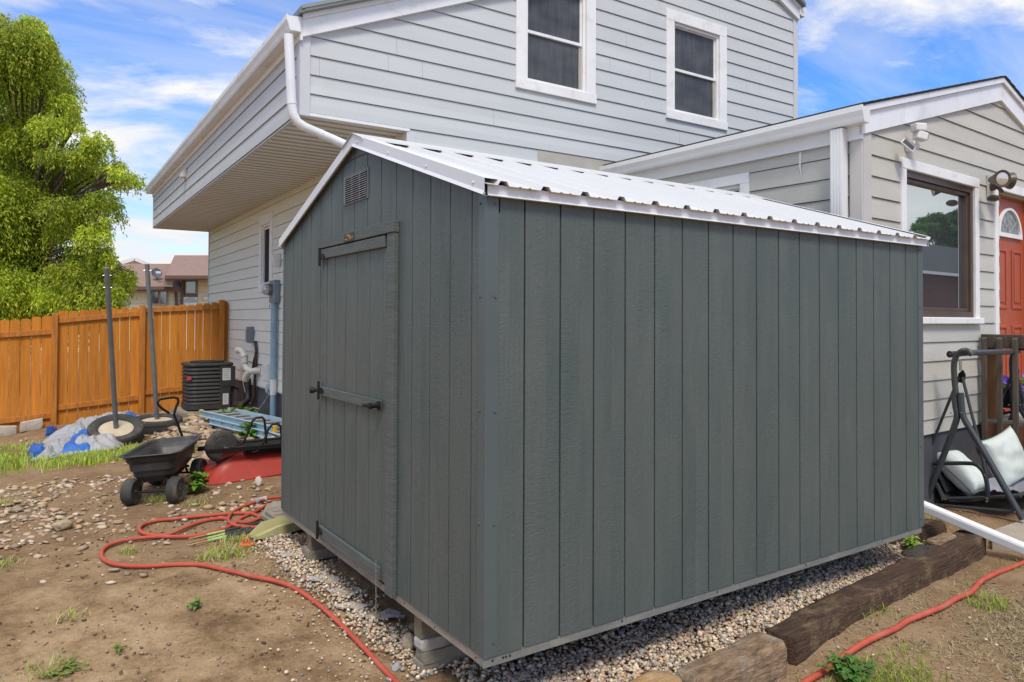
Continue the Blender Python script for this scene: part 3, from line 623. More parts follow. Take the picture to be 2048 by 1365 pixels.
b=MB(A); b.box(.02,5.72,YF+.012,YF+.2,-.45,.40); b.box(.012,.2,YF+.02,.3,-.45,.40); b.build('wing_foundation',M['found'],house)
b=MB(A); b.box(-.024,.0,YF-.02,YF+.09,.36,3.04); b.box(.0,.128,YF-.024,YF,.36,3.06); b.build('corner_board',M['cornerb'],house,bevel=.004)
b=MB(A)
for s in (-1,1):
    x0=PKX; x1=PKX+s*2.99
    b.prism([(x0,YF-.074,4.083),(x1,YF-.074,4.083-ASL*2.99),(x1,YF-.074,4.083-ASL*2.99+.012),(x0,YF-.074,4.095)],(0,3.7,0))
wr=b.build('wing_roof',M['shingdark'],house)
b=MB(A)
for s in (-1,1):
    x1=PKX-2.98 if s<0 else PKX+2.98
    for i in range(22):
        t=i/22; x=PKX+(x1-PKX)*t; xx=PKX+(x1-PKX)*(t+.045); z=4.095-ASL*abs(x-PKX); zz=4.095-ASL*abs(xx-PKX)
        b.prism([(x,YF-.082,z+.001),(xx,YF-.082,zz+.010),(xx,YF-.082,zz+.001)],(0,3.7,0))
b.build('shingle_course',M['shingdark'],wr)
for s in (-1,1):
    x1=(PKX-2.915) if s<0 else PKX+2.9; L=abs(x1-PKX)
    b=MB(A); b.prism([(PKX,YF-.04,3.84),(x1,YF-.04,3.84-ASL*L),(x1,YF-.04,3.84-ASL*L+.185),(PKX,YF-.04,4.025)],(0,.036,0)); b.build('wing_rake_board',M['trimwhite'],house,bevel=.002)
    b=MB(A); b.prism([(PKX,YF-.065,4.026),(x1,YF-.065,4.026-ASL*L),(x1,YF-.065,4.026-ASL*L+.056),(PKX,YF-.065,4.082)],(0,.06,0)); b.build('wing_rake_cap',M['trimwhite'],house,bevel=.002)
b=MB(A); gutter(b,lambda s,d,z:(-.045-d,s,z),YF-.1,.02,3.10,.125,.135); b.build('wing_gutter',M['whitesoft'],house)
b=MB(A); b.box(-.045,-.016,YF-.03,.02,2.985,3.26); b.build('wing_fascia',M['whitesoft'],house)
b=MB(A); b.box(-.125,-.04,-2.915,-2.805,-.1,3.09)
for k in range(4): b.box(-.128,-.125,-2.905+.026*k,-2.89+.026*k,-.1,3.09)
b.build('wing_downspout',M['whitesoft'],house,bevel=.006)
PAL=lambda s,z,d:(-d,s,z)
dh_window(A,PAL,-1.925,-.9,1.85,2.885,.1,house,rail=2.3,glass='screen')
b=MB(A); y=A.on(1603,310,0,0)[1]; b.prism([(-.016,y-.012,2.98),(-.016,y+.012,2.98),(-.016,y+.016,2.86),(-.016,y-.012,2.74),(-.016,y-.004,2.85)],(-.0012,0,0)); b.build('caulk_smear',M['white'],house)
# picture window
PA=lambda s,z,d:(s,YF-d,z)
def abox(mb,a,b_,c,d,e,f_): mb.box(a,b_,YF-f_,YF-e,c,d)
m=MB(A); abox(m,.655,.745,1.46,2.9,-.02,.03); abox(m,2.215,2.305,1.46,2.9,-.02,.03); abox(m,.655,2.305,2.83,2.925,-.02,.034); abox(m,.62,2.345,1.435,1.495,-.02,.055); pw=m.build('picture_window',M['white'],house,bevel=.006)
m=MB(A)
for a,b_,c,d in ((.745,.80,1.495,2.83),(2.16,2.215,1.495,2.83),(.8,2.16,2.77,2.83),(.8,2.16,1.495,1.555)): abox(m,a,b_,c,d,-.09,.004)
for a,b_,c,d in ((.8,.835,1.555,2.77),(2.125,2.16,1.555,2.77),(.835,2.125,2.735,2.77),(.835,2.125,1.555,1.59)): abox(m,a,b_,c,d,-.09,-.02)
m.build('window_frame',M['brownframe'],pw,bevel=.004)
m=MB(A); abox(m,.8,2.16,1.555,2.77,-.1,-.055); m.build('pane',M['glass'],pw)
# red door
m=MB(A); abox(m,2.715,2.80,.42,2.955,-.02,.03); abox(m,3.9,3.985,.42,2.955,-.02,.03); abox(m,2.715,3.985,2.87,2.96,-.02,.034); dr=m.build('entry_door',M['white'],house,bevel=.005)
m=MB(A); abox(m,2.80,3.9,.46,2.87,-.11,-.07); m.build('door_leaf',M['reddoor'],dr)
m=MB(A); abox(m,2.80,2.815,.46,2.87,-.11,-.0); abox(m,2.8,3.9,2.84,2.87,-.11,0); m.build('door_frame',M['tanframe'],dr)
for x0,x1 in ((2.98,3.28),(3.42,3.72)):
    for z0,z1 in ((1.60,2.27),(.66,1.42)):
        m=MB(A)
        for a,b_,c,d in ((x0,x0+.035,z0,z1),(x1-.035,x1,z0,z1),(x0+.035,x1-.035,z1-.035,z1),(x0+.035,x1-.035,z0,z0+.035)): abox(m,a,b_,c,d,-.072,-.058)
        abox(m,x0+.07,x1-.07,z0+.07,z1-.07,-.072,-.06)
        m.build('raised_panel',M['reddoor'],dr,bevel=.008)
cx,cz,ra=3.35,2.40,.34
arc=[(cx+ra*math.cos(t),cz+ra*.98*math.sin(t)) for t in np.linspace(0,math.pi,20)]
arc2=[(cx+(ra-.055)*math.cos(t),cz+.045+(ra-.065)*.95*math.sin(t)) for t in np.linspace(0,math.pi,20)]
m=MB(A); n=20; vs=[PA(*p,-.045) for p in arc]+[PA(*p,-.045) for p in arc2]+[PA(*p,-.069) for p in arc]+[PA(*p,-.069) for p in arc2]
fs=[(i,i+1,n+i+1,n+i) for i in range(n-1)]+[(n-1,0,n,2*n-1)]+[(i,i+1,2*n+i+1,2*n+i) for i in range(n-1)]+[(0,n-1,3*n-1,2*n)]+[(n+i,n+i+1,3*n+i+1,3*n+i) for i in range(n-1)]+[(n,2*n-1,4*n-1,3*n)]
m.add(vs,fs); fl=m.build('fanlight',M['white'],dr)
m=MB(A); m.add([PA(*p,-.066) for p in arc2],[tuple(range(n))]); m.build('pane',M['frost'],fl)
m=MB(A)
for k in range(1,5):
    t=math.pi*k/5; m.bar(PA(cx,cz+.05,-.064),PA(cx+.27*math.cos(t),cz+.045+.25*math.sin(t),-.064),.006,.004)
for q in (.1,.18): 
    pts=[PA(cx+q*math.cos(t),cz+.05+q*math.sin(t),-.064) for t in np.linspace(.05,math.pi-.05,12)]; m.tube(pts,.003,5)
m.build('leading',M['tape'],fl)
# ------------------------------------------------------------------ things fixed on the walls
def wl(u,v,d=0.): return H.on(u,v,0,XL-d)
# electric meter
p=wl(556,588); mt=thing('electric_meter','grey electric meter box with round glass dial on the lower house wall','electric meter',H.w(*p))
y=p[1]-.02
b=MB(H); b.box(XL-.105,XL-.014,y-.15,y+.13,1.69,2.03); b.build('meter_box',M['greybox'],mt,bevel=.012)
b=MB(H); b.lathe([(.088,0),(.092,.03),(.088,.06)],(XL-.105,y,1.89),(-1,0,0),20); b.build('meter_ring',M['galv'],mt,smooth=True)
b=MB(H); b.lathe([(.085,.05),(.082,.10),(.06,.12),(0,.125)],(XL-.105,y,1.89),(-1,0,0),20); b.build('meter_glass',M['meterglass'],mt,smooth=True)
b=MB(H); b.box(XL-.11,XL-.105,y+.06,y+.09,1.62,1.67); b.build('red_tag',M['redlabel'],mt)
cd=thing('conduit_pipe','pale blue electrical conduit running down the house wall below the meter','conduit',H.w(XL,y-.03,-.1))
b=MB(H); b.tube([(XL-.07,y-.03,1.69),(XL-.07,y-.03,.55)],.048,12); b.tube([(XL-.07,y-.03,.33),(XL-.07,y-.03,-.15)],.046,12); b.build('conduit',M['bluepvc'],cd,smooth=True)
b=MB(H); b.tube([(XL-.07,y-.03,.55),(XL-.07,y-.03,.32)],.051,12); b.build('white_sleeve',M['camwhite'],cd,smooth=True)
# small white sensor just beyond the shed corner
p=wl(561,520); b=MB(H); b.prism([(XL-.014,p[1]-.07,p[2]+.09),(XL-.12,p[1]-.07,p[2]+.07),(XL-.12,p[1]-.07,p[2]+.0),(XL-.09,p[1]-.07,p[2]-.10),(XL-.014,p[1]-.07,p[2]-.10)],(0,.14,0)); tag(b.build('wall_sensor',M['camwhite'],bevel=.01),'small white plastic sensor on the house wall peeking past the shed corner','sensor')
# disconnect box and cables
p=wl(508,667); q=thing('disconnect_box','small grey electrical disconnect box with dark cable on the lower house wall','electrical box',H.w(*p))
b=MB(H); b.box(XL-.11,XL-.014,p[1]-.07,p[1]+.08,p[2]-.16,p[2]+.11); b.build('box',M['greybox'],q,bevel=.008); b=MB(H); b.box(XL-.125,XL-.11,p[1]-.05,p[1]+.06,p[2]-.12,p[2]+.06); b.build('cover',M['greybox'],q,bevel=.004)
pts=[wl(u,v,.05) for u,v in ((510,684),(512,705),(508,722),(506,736),(511,744))]; b=MB(H); b.tube(pts,.018,8); b.build('cable',M['cable'],q,smooth=True)
pts=[wl(u,v,.04) for u,v in ((511,683),(513,700),(512,720),(510,750),(509,790),(506,808))]; b=MB(H); b.tube(pts,.022,8); b.build('cable',mat('brown_cable',(.07,.035,.022),.5),q,smooth=True)
# pvc flue
q=thing('plastic_flue_pipe','white plastic flue pipe with elbows coming out of the house wall','pipe',H.w(*wl(521,742)))
fl=[wl(522,742,.0),wl(513,742,.06),wl(503,743,.13),wl(495,739,.17),wl(490,731,.19),wl(489,722,.2),wl(489,713,.2),wl(486,705,.21),wl(481,700,.24),wl(475,701,.27)]
b=MB(H); b.tube(fl,.05,14); b.build('flue',M['pvc'],q,smooth=True)
for i in (1,5,6): 
    d=fl[i+1]-fl[i]; d/=np.linalg.norm(d); MB(H).tube([fl[i]-d*.03,fl[i]+d*.035],.056,14).build('coupling',M['pvc'],q,smooth=True)
d=fl[-1]-fl[-2]; d/=np.linalg.norm(d); MB(H).tube([fl[-1]-d*.06,fl[-1]],.056,14).build('coupling',M['pvc'],q,smooth=True)
b=MB(H); b.lathe([(.046,0),(0,.0)],fl[-1]+d*.002,d,14); b.build('pipe_mouth',M['gap'],q)
dn=[wl(499,743,.15),wl(495,748,.17),wl(492,754,.18),wl(491,760,.18)]
b=MB(H); b.tube(dn,[.05,.052,.055,.058],14); b.build('intake',M['pvc'],q,smooth=True)
b=MB(H); b.tube([wl(496,758,.1),wl(497,780,.1),wl(496,800,.12),wl(488,808,.2),wl(470,810,.3)],.05,10); tag(b.build('insulated_line',M['cable'],smooth=True),'black insulated refrigerant line curving from the wall to the air conditioner','pipe')
b=MB(H); b.tube([wl(476,709,.2),wl(481,735,.16),wl(486,765,.1),wl(491,788,.06),wl(500,808,.05)],.006,5); tag(b.build('white_cord',M['camwhite']),'thin white cord hanging from the mouth of the plastic flue','cord')
b=MB(H); b.tube([wl(497,723,.02),wl(512,728,.02),wl(532,733,.02),wl(528,742,.02),wl(536,744,.02)],.006,5); tag(b.build('wall_wire',M['cable']),'thin dark wire stapled to the siding beside the white utility box','wire')
p=wl(545,745); q=thing('utility_box','white plastic utility box mounted low on the house wall beside the blue conduit','utility box',H.w(*p)); b=MB(H); b.box(XL-.12,XL-.014,p[1]-.12,p[1]+.1,p[2]-.14,p[2]+.14); b.build('case',M['camwhite'],q,bevel=.014); b=MB(H); b.box(XL-.135,XL-.12,p[1]-.1,p[1]+.08,p[2]-.12,p[2]+.12); b.build('lid',M['camwhite'],q,bevel=.006)
p=wl(536,778,.03); q=thing('hanging_plug','white plug on a thin cord hanging against the dark foundation','plug',H.w(*p)); b=MB(H); b.obox(p,(1,0,0),(0,.8,.6),(0,-.6,.8),(.03,.05,.05)); b.build('plug_body',M['camwhite'],q,bevel=.008)
b=MB(H); b.tube([p,wl(537,790,.05),wl(528,805,.07),wl(518,818,.1),wl(507,816,.12)],.006,5); b.build('cord',M['pvc'],q)
# camera, solar panel, flood light on the wing
p=A.on(1826,259,1,YF); q=thing('security_camera','white outdoor security camera on a bracket high under the wing gable','camera',A.w(*p))
b=MB(A); b.lathe([(.032,0),(.032,.07),(.026,.08)],(p[0],YF-.012,p[2]),(.3,-1,0),12); b.build('bracket',M['galv'],q,smooth=True)
c=A.on(1837,256,1,YF-.12); b=MB(A); b.obox(c,(.9,-.43,0),(.43,.9,0),(0,0,1),(.055,.045,.036)); b.build('camera_body',M['camwhite'],q,bevel=.012)
c=A.on(1841,273,1,YF-.13); b=MB(A); b.obox(c,(.83,-.5,-.25),(.5,.86,0),(.25,-.1,.96),(.05,.042,.038)); b.build('camera_head',M['camwhite'],q,bevel=.012)
b=MB(A); b.obox(np.array(c)+np.array((.83,-.5,-.25))*.051,(.83,-.5,-.25),(.5,.86,0),(.25,-.1,.96),(.002,.034,.03)); b.build('lens_face',M['solar'],q)
b=MB(A); b.tube([A.on(1828,268,1,YF-.02),A.on(1829,280,1,YF-.02),A.on(1826,292,1,YF-.03)],.005,5); b.build('cable',M['camwhite'],q)
p=A.on(1812,293,1,YF); q=thing('solar_panel','small tilted solar panel for the camera on the wing wall','solar panel',A.w(*p))
b=MB(A); b.lathe([(.05,0),(.05,.02),(.03,.05),(.02,.1)],(p[0],YF-.012,p[2]-.01),(.1,-1,-.1),14); b.build('mount',M['camwhite'],q,smooth=True)
c=A.on(1816,291,1,YF-.12); az=np.array((-.25,-.82,.45)); az/=np.linalg.norm(az); ax=np.array((.5,-.35,-.75)); ax-=az*(az@ax); ax/=np.linalg.norm(ax); ay=np.cross(az,ax)
b=MB(A); b.obox(c,ax,ay,az,(.065,.042,.008)); b.build('panel_frame',M['camwhite'],q,bevel=.006)
b=MB(A); b.obox(c+az*.0085,ax,ay,az,(.056,.033,.001)); b.build('cell',M['solar'],q)
p=A.on(1974,374,1,YF); q=thing('flood_light','dark twin-head flood light with motion sensor between picture window and red door','flood light',A.w(*p))
b=MB(A); b.box(p[0]-.05,p[0]+.06,YF-.04,YF-.012,p[2]-.14,p[2]+.12); b.build('mounting_plate',M['cornerb'],q,bevel=.006)
b=MB(A); b.lathe([(.05,0),(.05,.03),(.03,.05)],(p[0],YF-.04,p[2]),(0,-1,0),14); b.tube([(p[0],YF-.06,p[2]),(p[0],YF-.11,p[2]-.03),(p[0]+.03,YF-.13,p[2]-.07)],.02,8); b.tube([(p[0],YF-.06,p[2]+.02),(p[0]+.06,YF-.14,p[2]+.06)],.022,8); b.build('arm',M['brownframe'],q,smooth=True)
for (u,v,dd,dx) in ((2003,358,.26,(-.55,-.8,-.12)),(2020,362,.2,(.75,-.6,-.1))):
    c=A.on(u,v,1,YF-dd); dx=np.array(dx); dx/=np.linalg.norm(dx); b=MB(A); b.lathe([(.0,-.16),(.03,-.155),(.05,-.09),(.085,0),(.088,.015),(.08,.012)],c,dx,20); hd=b.build('lamp_head',M['brownframe'],q,smooth=True)
    b=MB(A); b.lathe([(.079,.006),(.05,.016),(0,.02)],c,dx,20); b.build('lens',M['lamplens'],hd,smooth=True)
c=A.on(1987,397,1,YF-.14); b=MB(A); b.ball(c,.07,12,8,(1.1,.8,.5)); b.build('motion_sensor',M['brownframe'],q,smooth=True)
# ------------------------------------------------------------------ FENCE (frame H, local y = 7.9)
FY=7.9
fen=thing('wooden_fence','orange-stained wooden privacy fence with dog-eared pickets behind the yard','fence',H.w(-.5,FY,-.25))
def tp(x):
    if x<-1.32: return 1.50+.125*(x+1.32)
    if x<0: return 1.655+.075*(x+.03)
    return 1.755+.09*(x-1.3)
def bt(x): 
    p=H.w(x,FY,0); return gz(p[0],p[1])-.04
SECT=[(-6.2,-1.39),(-1.31,-.075),(.0,1.26)]
for x0,x1 in SECT:
    m=MB(H); n=max(1,round((x1-x0)/.146)); st=(x1-x0)/n
    for i in range(n):
        a=x0+i*st+.004+random.uniform(-.002,.002); c=x0+(i+1)*st-.004; t=tp((a+c)/2)+random.uniform(-.008,.008); b=bt((a+c)/2); r=.034
        y=FY+.02+random.uniform(-.003,.003)
        poly=[(a,y,b),(c,y,b),(c,y,t-r),(c-.3*r,y,t-.38*r),(c-r,y,t),(a+r,y,t),(a+.3*r,y,t-.38*r),(a,y,t-r)]
        m.prism(poly,(0,.017,0))
    m.build('picket_panel',M['fence'],fen)
m=MB(H); m.prism([(1.33,FY+.02,bt(1.35)),(1.425,FY+.02,bt(1.35)),(1.425,FY+.02,1.735),(1.40,FY+.02,1.775),(1.33,FY+.02,1.78)],(0,.018,0)); m.build('picket_panel',M['fence'],fen)
for k,(x,t) in enumerate(((-1.35,1.535),(-.035,1.685),(1.295,1.80),(-3.75,1.37),(-6.15,1.2))):
    m=MB(H); m.box(x-.045,x+.045,FY-.075,FY+.015,bt(x)-.1,t); m.build('post',M['fencepost'],fen,bevel=.006)
for (x0,x1,a0,b0,a1,b1,lo) in ((-6.15,-1.395,.92,.84,1.265,1.175,(-.45,-.135)),(-1.305,-.08,1.45,1.36,1.58,1.49,(-.015,.09)),(.01,1.25,1.64,1.545,1.71,1.615,(.18,.25))):
    h=.088
    for (za,zb) in ((a0,a1),(lo[0],lo[1])):
        m=MB(H); m.prism([(x0,FY-.02,za-h),(x1,FY-.02,zb-h),(x1,FY-.02,zb),(x0,FY-.02,za)],(0,.036,0)); m.build('rail',M['fencepost'],fen,bevel=.004)
# retaining blocks along the fence foot
for k,(uv,uv2,lab,zz) in enumerate((((-6,862),(34,862),'pale retaining block with a chipped top at the fence foot, nearest the left edge','a'),((39,856),(86,845),'long pale retaining block tucked under the fence rail, ending at the tarp','a'),((10,873),(30,873),'small pale block half buried in grass below the chipped one','a'))):
    a=H.on(*uv,1,FY-.16); b_=H.on(*uv2,1,FY-.16); c=(a+b_)/2; L=abs(b_[0]-a[0])/2
    cw=H.w(*c); tag(merge(rough_mb((cw[0],cw[1],cw[2]),(math.cos(R(-.87)),math.sin(R(-.87)),(b_[2]-a[2])/(2*L)*.8),(0,1,0),Z,(L,.11,.075),(8,3,3),.006).build('retaining_block',M['blockstone'])),lab,'block','retaining blocks at the fence foot')
# ------------------------------------------------------------------ AIR CONDITIONER
acx,acy,acz=.915,10.36,-.04
ac=thing('air_conditioner','dark grey outdoor air conditioner with ribbed louvres and white labels beside the house','air conditioner',(acx,acy,acz-.02))
def rrect(hx,hy,r,n=5):
    pts=[]
    for cx,cy,a0 in ((hx-r,hy-r,0),(-hx+r,hy-r,90),(-hx+r,-hy+r,180),(hx-r,-hy+r,270)):
        for k in range(n+1): a=R(a0+90*k/n); pts.append((cx+r*math.cos(a),cy+r*math.sin(a)))
    return pts
def rr_prism(mb,hx,hy,r,z0,z1):
    mb.prism([(acx+a,acy+b,z0) for a,b in rrect(hx,hy,r)],(0,0,z1-z0))
m=MB(); rr_prism(m,.335,.335,.13,acz,acz+.70); m.build('coil',M['acblack'],ac)
m=MB()
for k in range(10): 
    z=acz+.085+k*.062; P=rrect(.362,.362,.15); P2=rrect(.345,.345,.14); n=len(P)
    vs=[(acx+a,acy+b,z) for a,b in P]+[(acx+a,acy+b,z+.012) for a,b in P]+[(acx+a,acy+b,z+.042) for a,b in P2]
    m.add(vs,[(i,(i+1)%n,n+(i+1)%n,n+i) for i in range(n)]+[(n+i,n+(i+1)%n,2*n+(i+1)%n,2*n+i) for i in range(n)])
m.build('louvre',M['acdark'],ac,smooth=True)
m=MB(); rr_prism(m,.365,.365,.15,acz,acz+.075); m.build('base_pan',M['acdark'],ac,bevel=.006)
m=MB(); rr_prism(m,.37,.37,.15,acz+.70,acz+.755); m.build('top_cap',M['acdark'],ac,bevel=.02)
m=MB(); m.lathe([(.27,.756),(.27,.775),(.25,.78)],(acx,acy,acz),n=24); 
for r in (.24,.18,.12,.06): m.lathe([(r,.772),(r+.008,.778),(r+.016,.772)],(acx,acy,acz),n=24)
m.build('fan_grille',M['acblack'],ac)
m=MB(); m.box(acx+.13,acx+.372,acy-.372,acy-.30,acz+.36,acz+.70); m.build('control_panel',M['acdark'],ac,bevel=.008)
m=MB(); m.box(acx+.13,acx+.30,acy-.366,acy-.28,acz+.0,acz+.36); m.box(acx+.3,acx+.37,acy-.30,acy-.2,acz,acz+.36); pn=m.build('service_panel',M['acdark'],ac,bevel=.006)
for (x0,x1,z0,z1,yy) in ((.165,.295,.47,.67,-.3745),(.175,.265,.07,.25,-.3685)):
    m=MB(); m.box(acx+x0,acx+x1,acy+yy-.0015,acy+yy+.003,acz+z0,acz+z1); lb=m.build('label_sheet',M['paper'],ac)
    m=MB()
    for k in range(5):
        z=acz+z1-.03-k*(z1-z0)/6; w_=random.uniform(.5,.9)*(x1-x0); m.box(acx+x0+.012,acx+x0+.008+w_,acy+yy-.0028,acy+yy-.0016,z,z+.005)
    m.build('printed_line',M['inkl'],lb)
m=MB(); m.obox((acx-.335,acy-.32,acz+.52),(.7,-.7,0),(.7,.7,0),Z,(.04,.006,.028)); m.build('badge',M['redlabel'],ac)
m=MB(); m.tube([(acx+.36,acy-.1,acz+.35),(acx+.45,acy-.2,acz+.3),(acx+.52,acy-.35,acz+.12),(acx+.5,acy-.4,acz)],.016,8); m.build('power_whip',M['cable'],ac,smooth=True)
tag(merge(rough_mb((acx-.02,acy-.02,acz-.065),X,Y,Z,(.46,.46,.045),(6,6,2),.004).build('equipment_pad',M['concrete'])),'grey concrete pad under the air conditioner','pad')
# ------------------------------------------------------------------ POLES IN TYRES
def tyre_prof(ro,w_): 
    ri=ro*.62; return [(ri,-w_*.36),(ri+.02,-w_*.44),(ro*.82,-w_*.5),(ro*.95,-w_*.46),(ro,-w_*.36),(ro,-w_*.2),(ro-.008,-w_*.19),(ro-.008,-w_*.15),(ro,-w_*.14),(ro,w_*.14),(ro-.008,w_*.15),(ro-.008,w_*.19),(ro,w_*.2),(ro,w_*.36),(ro*.95,w_*.46),(ro*.82,w_*.5),(ri+.02,w_*.44),(ri,w_*.36),(ri,0)]
def pole_stand(base,ax,top,lab,fillm,lean_hooks):
    base=np.array(base,float); ax=np.array(ax,float); ax/=np.linalg.norm(ax)
    t=thing('pole_stand',lab,'pole stand',base-ax*.11,'poles set in tyres')
    m=MB(); m.lathe(tyre_prof(.345,.21),base,ax,40,closed=True); m.build('tyre',M['tyre'],t,smooth=True)
    m=MB(); m.lathe([(.23,.02),(.225,.06),(.15,.075),(.05,.08),(0,.08)],base,ax,28); m.build('concrete_fill',M[fillm],t,smooth=True)
    top=np.array(top,float); p0=base+ax*.06; d=(top-p0)/np.linalg.norm(top-p0)
    m=MB(); m.tube([p0,top],.032,14); po=m.build('pole',M['galv'],t,smooth=True)
    for k,dz in enumerate(lean_hooks):
        m=MB(); c=top-d*dz; s=np.array((.95,-.3,0))
        m.tube([c-s*.05,c+s*.05,c+s*.075+d*.02,c+s*.1,c+s*.09-d*.02],.0045,6); m.build('eye_bolt',M['chrome'],po)
    return t
pole_stand((-.60,8.55,-.105),(-.05,-.42,.91),ox(213,536,-.66-.09) if 0 else atd(213,536,9.25),'leaning pole set in a tilted tyre filled with pale sandy concrete','sandcon',(.10,.26))
pole_stand((.0,9.22,-.12),(-.01,-.09,1),atd(294,529,10.55),'galvanised pole standing in the half-hidden tyre behind the tilted one','sandcon',(.09,))
# ------------------------------------------------------------------ TARP
tarp=thing('crumpled_tarp','crumpled silver and blue tarp heaped on the ground before the fence','tarp',(-.9,9,-.25))
def fold(x,y,seed,a):
    v=Vector((x*2.6+seed,y*1.1,seed)); wv=noise.noise_vector(v*.8)*.9; v=v+wv
    rd=lambda q: 1-2*abs(noise.noise(q))
    n=.55*rd(v*1.1)+.34*rd(v*2.4+Vector((3,1,0)))+.20*rd(v*5.2)+.10*rd(v*10.5); return a*(.35+n)
def sheet(name,c,seed,amp,m,nu=46,nv=40,rag=.07,hump=None):
    rows=[]
    for i in range(nv+1):
        t=i/nv; row=[]
        for j in range(nu+1):
            s=j/nu; p=(1-t)*((1-s)*c[0]+s*c[1])+t*((1-s)*c[3]+s*c[2])
            e=min(s,1-s,t,1-t); k=1-min(1,e*5)
            rr=noise.noise_vector(Vector((p[0]*3+seed,p[1]*3,1.)))*rag*(.4+k)
            x,y=p[0]+rr[0],p[1]+rr[1]; z=gz(x,y)+.012+max(0,fold(x,y,seed,amp))*min(1,e*6+.12)
            if hump: z+=hump(s,t)*min(1,e*4)
            row.append((x,y,z))
        rows.append(row)
    return MB().grid(rows).build(name,m,tarp,smooth=True,solid=.004)
q=lambda u,v,z: oz(u,v,z)
sheet('silver_sheet',[np.array((-1.60,7.7,0)),np.array((-.62,7.95,0)),np.array((.08,10.1,0)),np.array((-1.25,10.25,0))],3.,.12,M['tarps'],120,130,.10,lambda s,t:.16*math.exp(-((s-.6)/.38)**2-((t-.8)/.25)**2)+.05*math.exp(-((s-.4)/.3)**2-((t-.35)/.25)**2))
sheet('blue_fold',[q(100,918,-.25),q(182,908,-.24),q(196,868,-.2),q(158,876,-.2)],9.,.11,M['tarpb'],70,50,.08,lambda s,t:.05*math.sin(math.pi*s)*math.sin(math.pi*t))
sheet('blue_fold',[q(236,842,-.03),q(275,838,-.03),q(286,828,0),q(238,812,.0)],15.,.16,M['tarpb'],50,40,.06,lambda s,t:.10*math.sin(math.pi*s)*math.sin(math.pi*t))
sheet('blue_fold',[q(62,924,-.25),q(96,912,-.25),q(86,893,-.25),q(60,898,-.25)],21.,.09,M['tarpb'],26,20,.05)
sheet('blue_fold',[q(88,862,-.2),q(104,858,-.2),q(112,842,-.15),q(96,845,-.15)],27.,.12,M['tarpb'],20,20,.05)
# ------------------------------------------------------------------ GARDEN CART
d_=np.array((.39,.92,0)); d_/=np.linalg.norm(d_); l_=np.array((d_[1],-d_[0],0)); cf=np.array((-.655,4.70,-.25)); 
cart=thing('garden_cart','black plastic garden dump cart with four small tyres and a loop handle','garden cart',cf+d_*.43)
roll=R(4); l2=l_*math.cos(roll)+np.array((0,0,1))*math.sin(roll); u2=np.cross(l2,d_); u2=u2 if u2[2]>0 else -u2
def ck(a,b,c): return cf+d_*a+l2*b+u2*c
def tubring(a0,a1,w0,w1,r,c,n=5):
    pts=[]
    for (ca,cb,ang) in ((a1-r,w1-r,0),(a0+r,w0-r,90),(a0+r,-w0+r,180),(a1-r,-w1+r,270)):
        for k in range(n+1):
            t=R(ang+90*k/n); pts.append(ck(ca+r*math.cos(t),cb+r*math.sin(t),c))
    return pts
m=MB(); rows=[]
for (e,c) in ((-.16,.205),(-.13,.20),(-.085,.25),(-.075,.26),(-.07,.31),(-.052,.315),(-.045,.385),(-.03,.395),(-.01,.465),(.018,.47),(.022,.462),(.0,.455)): rows.append(tubring(-.06-e*.9,.93+e*1.1,.25+e,.245+e,.10+e*.3,c))
for (e,c) in ((-.055,.39),(-.065,.38),(-.095,.27),(-.13,.225)): rows.append(tubring(-.06-e*.9,.93+e*1.1,.25+e,.245+e,.10+e*.3,c))
for r in rows: r.append(r[0])
m.grid(rows); n=len(rows[0])-1; m.add(rows[0][:n],[tuple(range(n))]); m.add(rows[-1][:n],[tuple(range(n-1,-1,-1))]); m.build('tub',M['cart'],cart,smooth=True)
def wheel(parent,c,ax,ro,w_,rimm='rimmetal'):
    o=MB().lathe([(ro*.52,-w_*.42),(ro*.62,-w_*.5),(ro*.88,-w_*.5),(ro*.97,-w_*.36),(ro,-w_*.12),(ro,w_*.12),(ro*.97,w_*.36),(ro*.88,w_*.5),(ro*.62,w_*.5),(ro*.52,w_*.42)],c,ax,28).build('wheel',M['tyre'],parent,smooth=True)
    MB().lathe([(ro*.56,-w_*.44),(ro*.53,-w_*.47),(ro*.49,-w_*.1),(ro*.2,-w_*.04),(ro*.15,-w_*.5),(.008,-w_*.52),(.008,w_*.52),(ro*.15,w_*.5),(ro*.2,w_*.04),(ro*.49,w_*.1),(ro*.53,w_*.47),(ro*.56,w_*.44)],c,ax,24).build('rim',M[rimm],o,smooth=True)
    return o
for a,b in ((.0,-.19),(.0,.19),(.82,-.2),(.82,.21)):
    p=cf+d_*a+l_*b; z=gz(p[0],p[1])+.118; wheel(cart,(p[0],p[1],z),l_-d_*.16+np.array((0,0,.04)),.122,.10)
m=MB()
zc=-.13
def cg(a,b,z): p=cf+d_*a+l_*b; return np.array((p[0],p[1],z))
m.tube([cg(0,-.19,zc),cg(0,.19,zc)],.011,8); m.tube([cg(.82,-.2,zc+.0),cg(.82,.21,zc+.0)],.011,8)
for s in (-1,1):
    m.tube([cg(0,s*.12,zc),cg(.05,s*.10,-.02),cg(.16,s*.1,-.045+.05)],.011,8); m.tube([cg(.0,s*.12,zc),cg(-.03,s*.1,-.01)],.009,6)
    m.tube([cg(.12,s*.11,-.06),cg(.5,s*.11,-.05),cg(.82,s*.09,-.03)],.013,8); m.tube([cg(.82,s*.1,zc),cg(.78,s*.08,-.03)],.011,8)
m.tube([cg(.8,-.12,-.06),cg(.8,.12,-.06)],.012,8); m.build('chassis',M['blackmetal'],cart,smooth=True)
hp=[(364,872),(356,850),(348,830),(352,815),(357,804),(355,797),(347,795),(332,797),(320,799),(315,804),(317,811),(326,819),(339,827)]
